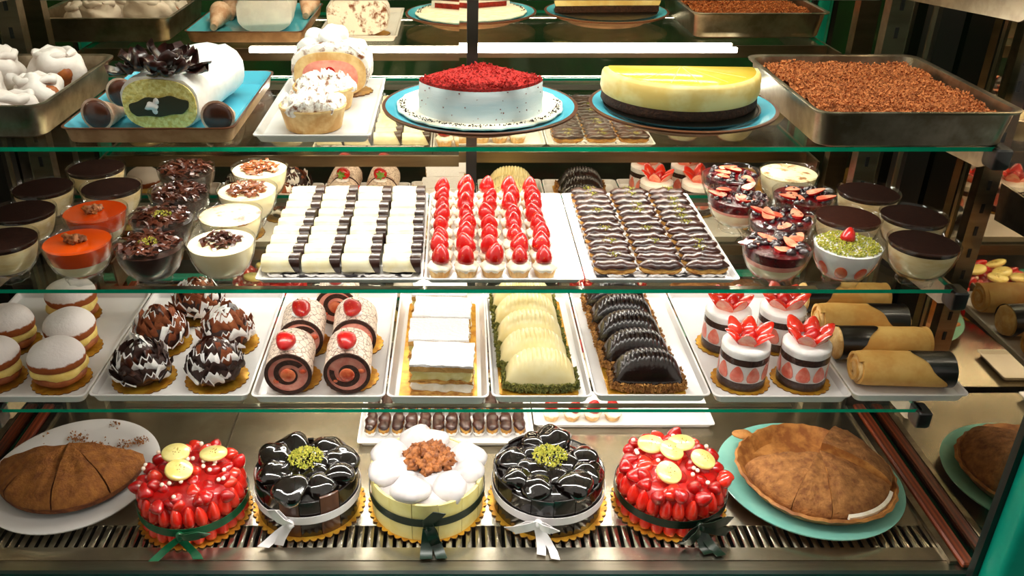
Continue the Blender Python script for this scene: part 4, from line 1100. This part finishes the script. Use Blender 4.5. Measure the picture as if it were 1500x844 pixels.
def crumb_pos(r_):
    while True:
        c = SPOTS[r_.randrange(len(SPOTS))]; x, y = c[0] + r_.gauss(0, .009), c[1] + r_.gauss(0, .006); q = math.hypot((x+.692)/.9375, y-1.275)
        if q < .150 and (y > 1.305 or math.hypot(x+.695, y-1.29) > .134): return (x, y, .0046 + plate_z(q) + r_.uniform(0, .0006))
cr.chips(520, crumb_pos, .0024, 0, .45, 12)
o = ob('cinnamon_crumbs', cr.data('cinnamon_crumbs', 'cinnamon_top', False), None, (0, 0, ZD+.0012)); o['kind'] = 'stuff'; tag(o, 'brown cinnamon crumbs scattered on the white plate', 'crumbs')

# --- cakes
def band_me(R, w, m, tilt=0):
    b = MB(); b.sector([(R, -w/2), (R+.0009, -w/2), (R+.0009, w/2), (R, w/2)], 0, 2*PI, 72); return b.data('ribbon_band', m)
def bow(t, R, z, ang, m, style):
    """ribbon round the cake with a bow on the front; ang = where on the side (-90deg is the front)"""
    w = .0155
    rib = ob('ribbon', band_me(R, w, m), t, (0, 0, z), (0, 0, 0))
    e = Matrix.Rotation(ang, 4, 'Z'); out = e @ Vector((1, 0, 0)); side = e @ Vector((0, 1, 0)); up = Vector((0, 0, 1)); c = out*(R+.004) + up*0
    def part(nm, pts, half):
        pts = [(a, max(b_, -z+.0045), d + .9*max(0, -z+.0045-b_)) for a, b_, d in pts]
        P = [c + side*a + up*b_ + out*d for a, b_, d in pts]; b = MB()
        b.strip([tuple(p) for p in P], [tuple(h) for h in half(P)], .0005); ob(nm, b.data(nm, m, angle=70), rib)
    def hw(wd, twist=0):
        def f(P):
            H = []
            for i, p in enumerate(P):
                tn = (P[min(i+1, len(P)-1)] - P[max(i-1, 0)]).normalized(); n = (out*math.cos(twist*i) + up*math.sin(twist*i)*.3)
                h = tn.cross(n); h = h.normalized() if h.length > 1e-5 else up
                H.append(h*wd)
            return H
        return f
    def flat(wd):
        return lambda P: [up*wd for p in P]
    kn = MB(); kn.blob(tuple(c + out*.004), (.0075, .0075, .0085), 14, 10, .002, 100); ob('bow_knot', kn.data('bow_knot', m, angle=70), rib)
    for nm, pts, wd in style:
        if nm == 'bow_tail': part(nm, pts, lambda P: [(side*1.0 + up*.0)*wd for q in P])
        else: part(nm, pts, hw(wd))
LOOP = lambda s, L, dz: [(0, 0, .006), (s*L*.35, .004+dz*.4, .016), (s*L*.8, dz+.004, .018), (s*L, dz, .010), (s*L*.8, dz-.006, .005), (s*L*.35, dz*.3-.002, .004), (0, -.001, .005)]
TAIL = lambda a, L, o: [(0, -.002, .006), (a*.4, -L*.35, .010), (a*.8, -L*.7, .010+o*.5), (a, -L, .006+o)]
def cakebase(px, py, name, label, rb, rz=0):
    p = at(px, py, HD); t = thing(name, label, 'cake', (p.x, p.y, ZD+.0012), rz); ob('cake_board', board_me(rb, 44), t); return t
def strawberry_cake(px, py, label, R, bananas, green, style, ang, sd):
    t = cakebase(px, py, 'strawberry_cake', label, R+.0045); H = .078
    b = MB(); b.lathe([(R-.016, .0016), (R-.014, H-.004), (R-.030, H+.006), (.0001, H+.012)], 48); ob('cake_body', b.data('cake_body', 'strawberry_red', angle=60), t)
    rd = random.Random(sd)
    N = 25
    for row, (z, h) in enumerate(((.002, .036), (.038, .038))):
        for i in range(N):
            a = 2*PI*(i+.5*row)/N
            ob('strawberry', berry_me('side_strawberry', .0118, .038, 12), t, ((R-.012)*math.cos(a), (R-.012)*math.sin(a), z), (rd.uniform(-.10, .10), rd.uniform(-.1, .1), a), (1, 1, rd.uniform(.95, 1.05)))
    k = 0
    for ring, cnt in ((R-.013, 20), (R-.036, 14), (R-.060, 8), (.008, 3)):
        for i in range(cnt):
            a = 2*PI*(i+rd.random()*.4)/cnt
            ob('glazed_strawberry', berry_me('strawberry_red' if rd.random() < .7 else 'strawberry_orange', .0120, .024, 12), t, (ring*math.cos(a), ring*math.sin(a), H-.006 + .012*(1-ring/R) + rd.uniform(-.002, .003)), (rd.uniform(.5, 1.5), rd.uniform(-.6, .6), rd.uniform(0, 6)), rd.uniform(.9, 1.15))
    for (x, y, rz_, tl) in bananas:
        bs = ob('banana_slice', cached('ban', lambda: MB().lathe([(.0165, 0), (.0180, .0015), (.0180, .005), (.0165, .0065), (.0001, .0062)], 28, wob=lambda a, r, z: 1+.06*math.cos(2*a)).data('banana_slice', 'banana', angle=50)), t, (x, y, H+.026-.10*math.hypot(x, y)), (tl, tl*.4, rz_), 1.25)
        ob('banana_core', cached('banc', lambda: MB().chips(14, disc(.007, .0064), .0011, 0, .4, 3).data('banana_core', 'banana_core', False)), bs, kind='stuff')
    for i in range(22):
        a = rd.uniform(0, 6.3); q = (R-.010)*math.sqrt(rd.uniform(.03, 1))
        ob('sugar_pearl', cached('pearl', lambda: MB().blob((0, 0, 0), (.0038, .0038, .0038), 12, 8).data('sugar_pearl', 'pearl')), t, (q*math.cos(a), q*math.sin(a), H+.020-.10*q + rd.uniform(0, .003)))
    bow(t, R+.0015, .036, ang, green, style)
strawberry_cake(288, 749, 'strawberry covered cake with three banana slices and green ribbon, beside the white plate', .0925, [(-.030, .030, .3, .12), (-.012, -.018, .8, .35), (.036, .028, 0, -.1)], 'ribbon_green',
    [('bow_loop', LOOP(1, .045, .010), .0075), ('bow_tail', TAIL(-.042, .040, .012), .0085), ('bow_tail', TAIL(.030, .042, .008), .0085)], math.radians(-88), 5)
strawberry_cake(978, 737, 'strawberry covered cake with four banana slices and dark green ribbon, beside the celadon plate', .0950, [(-.034, .034, .3, .1), (-.004, .012, 1, .3), (.020, .036, .2, -.05), (-.020, -.042, .5, .45), (.046, -.008, .9, .3)], 'ribbon_dark_green',
    [('bow_loop', LOOP(-1, .035, -.020), .008), ('bow_loop', LOOP(1, .048, .012), .009), ('bow_loop', LOOP(1, .055, -.014), .009), ('bow_tail', TAIL(.002, .050, .012), .0085), ('bow_tail', TAIL(.020, .056, .016), .0085)], math.radians(-74), 6)

def lump_top(t, R, H, m, nm, sd, rim=True, s=1):
    rd = random.Random(sd)
    b = MB(); b.lathe([(R-.004, H-.012), (R-.006, H), (R*.6, H+.008), (.0001, H+.010)], 48); ob('glaze', b.data('glaze', m, angle=70), t)
    for ring, cnt, r in ((R-.028, 8, .030), (R-.062, 4, .026)):
        for i in range(cnt):
            a = 2*PI*i/cnt + .45*rd.random() + .2
            b = MB(); q = r*rd.uniform(.82, 1.12)*s
            b.blob((0, 0, 0), (q*1.1, q*1.05, q*.70), 24, 16, .007, 38, i+sd)
            ob(nm, b.data(nm, m, angle=75), t, (ring*math.cos(a), ring*math.sin(a), H+.003 + rd.uniform(0, .006)), (rd.uniform(-.3, .3), rd.uniform(-.3, .3), a + rd.uniform(-.6, .6)))
def panels(t, R, H, n, m, sd, jag=.006, m2=None):
    rd = random.Random(sd)
    for i in range(n):
        a0 = 2*PI*i/n; a1 = 2*PI*(i+1)/n - .012; h = H + rd.uniform(-jag, jag); o_ = rd.uniform(0, .0012)
        b = MB(); b.sector([(R-.004+o_, .0018), (R-.0005+o_, .0018), (R+.0005+o_, h-.001), (R-.001+o_, h), (R-.004+o_, h-.001)], a0, a1, 7)
        mm = m2 if (m2 and i % 5 in (1, 3)) else m
        ob('chocolate_panel', b.data('chocolate_panel', mm, angle=40), t)
def choc_cake(px, py, label, R, ang, style, sd, m2):
    t = cakebase(px, py, 'chocolate_cake', label, R+.0095); H = .074
    b = MB(); b.lathe([(R-.006, .0017), (R-.006, H)], 48); ob('cake_body', b.data('cake_body', 'choc_matte', angle=40), t)
    panels(t, R, H+.004, 16, 'black_choc_panel', sd, .005, m2)
    lump_top(t, R, H, 'black_choc', 'glazed_puff', sd)
    chips_part('pistachio_crumbs', 'pistachio', 380, disc(.030, H+.026, .008), .0022, t, 6)
    bow(t, R+.003, .040, ang, 'ribbon_white', style)
choc_cake(454, 737, 'dark chocolate cake with some lighter brown panels and a long-tailed white ribbon', .0885, math.radians(-100), [('bow_loop', LOOP(-1, .026, .030), .008), ('bow_tail', TAIL(-.040, .046, .012), .010), ('bow_tail', TAIL(-.016, .036, .012), .008)], 3, 'brown_panel')
choc_cake(801, 734, 'tall plain dark chocolate cake with a looped white ribbon bow beside the white walnut cake', .0955, math.radians(-104), [('bow_loop', LOOP(-1, .048, -.014), .008), ('bow_tail', TAIL(.012, .058, .010), .0075), ('bow_tail', TAIL(.036, .060, .012), .0075), ('bow_loop', LOOP(1, .030, -.002), .007)], 4, None)
t = cakebase(626, 736, 'walnut_cake', 'white cream cake with white chocolate panels, walnut heap and dark ribbon', .1040); R = .0975; H = .074
b = MB(); b.lathe([(R-.006, .0017), (R-.006, H)], 48); ob('cake_body', b.data('cake_body', 'cream', angle=40), t)
panels(t, R, H+.004, 14, 'white_choc_panel', 9, .003)
lump_top(t, R, H, 'puff_cream', 'cream_puff', 8)
rd = random.Random(2)
for i in range(52):
    a = rd.uniform(0, 6.3); q = .039*math.sqrt(rd.random())
    ob('walnut', walnut_me(i % 5), t, (q*math.cos(a) + .004, q*math.sin(a)*.9, H+.022 + .022*(1-q/.039)*rd.random() + .002), (rd.uniform(0, 6), rd.uniform(0, 6), rd.uniform(0, 6)), rd.uniform(.85, 1.3))
bow(t, R+.003, .042, math.radians(-87), 'ribbon_dark', [('bow_loop', [(0, 0, .006), (-.002, .018, .014), (.012, .034, .016), (.020, .032, .008), (.006, .012, .004), (0, 0, .004)], .009), ('bow_tail', TAIL(-.006, .060, .012), .010), ('bow_tail', TAIL(.020, .056, .016), .009), ('bow_loop', LOOP(1, .014, -.030), .009)])

# --- pie on the celadon plate
plate('celadon_plate', 'round pale green plate under the large cracked brown pie', (.642, 1.264, ZD+.0012), .160, 'celadon', 'tan_clay', 'celadon', .020)
t = thing('covered_pie', 'large cracked brown pie with a missing wedge on a pale green plate', 'pie', (.648, 1.257, ZD+.0150), 0)
def crust():
    b = MB(); b.lathe([(.100, 0), (.115, .0005), (.134, .020), (.138, .026), (.134, .029), (.127, .024), (.112, .006), (.0001, .005)], 72, wob=lambda a, r, z: 1+(.012*math.sin(28*a)+.012*math.sin(5*a) if r > .12 else 0)); return b.data('pie_crust', 'pie_crust', angle=50)
ob('pie_crust', crust(), t, (0, 0, .0005))
b = MB(); b.blob((-.100, .105, .026), (.020, .014, .006), 16, 10, .003, 60); ob('crust_flap', b.data('crust_flap', 'pie_crust', angle=70), t)
for i, (a0, a1, h, dm) in enumerate(((174, 232, .040, .016), (232.6, 262, .040, .018), (262.6, 330, .041, .020), (330.6, 415, .050, .028))):
    ob('pie_wedge', pie_sector(.121, h, math.radians(a0), math.radians(a1), 22, 12, dm, 2 + i*.35, .006), t, (.002, .004, .006))
b = MB(); b.sector([(.122, .022), (.128, .021), (.128, .030), (.122, .032)], math.radians(275), math.radians(330), 20); ob('cream_edge', b.data('cream_edge', 'cream', angle=40), t)

# --- two trays standing at the back of the deck
tray('white_tray', 'white tray of small paper-cupped eclairs on the steel deck behind the cakes', -.187, .156, 1.372, 1.545, ZD+.0012, hgt=.012, rim=.008, rc=.006)
tray('white_tray', 'half empty white tray with four tarts on the steel deck behind the cakes', .159, .518, 1.430, 1.546, ZD+.0012, hgt=.012, rim=.008, rc=.006)
rd = random.Random(31)
for i in range(12):
    x = -.163 + i*.0265
    t = thing('cupped_eclair', 'small chocolate eclair in a paper cup on the deck tray behind the cakes', 'eclair', (x, 1.428, ZD+.0062), PI/2 + rd.uniform(-.05, .05), 'cupped eclairs on the deck')
    k = rd.randrange(9)
    ob('paper_cup', cached('pcup', lambda: MB().rrect([(.026, .0085, .006, 0), (.030, .0122, .007, .010), (.0294, .0118, .007, .010), (.0255, .008, .006, .001)], k=4).data('paper_cup', 'white_plastic')), t)
    ob('choux_base', ecl_me('base', k), t, (0, 0, .0015), sc=(1, .95, 1.1)); ob('chocolate_glaze', ecl_me('glaze', k), t, (0, 0, .0035), sc=(1, .95, 1.1))
    if rd.random() < .5: chips_part('pistachio_crumbs', 'pistachio', 40, lambda r_: (r_.gauss(0, .006), r_.gauss(0, .004), .0205+r_.uniform(-.0008, .0006)), .0011, t, 7)
for i in range(12):
    x = -.163 + i*.0265
    t = thing('cupped_eclair', 'small chocolate eclair in a paper cup on the deck tray behind the cakes', 'eclair', (x, 1.498, ZD+.0062), PI/2, 'cupped eclairs on the deck')
    k = rd.randrange(9); ob('paper_cup', CACHE['pcup'], t); ob('choux_base', ecl_me('base', k), t, (0, 0, .0015), sc=(1, .95, 1.1)); ob('chocolate_glaze', ecl_me('glaze', k), t, (0, 0, .0035), sc=(1, .95, 1.1))
for i in range(4):
    tart(.196 + i*.041, 1.462, ZD+.0062, rd, 'small cream tart with strawberry on the half empty deck tray', 'strawberry tarts on the deck')
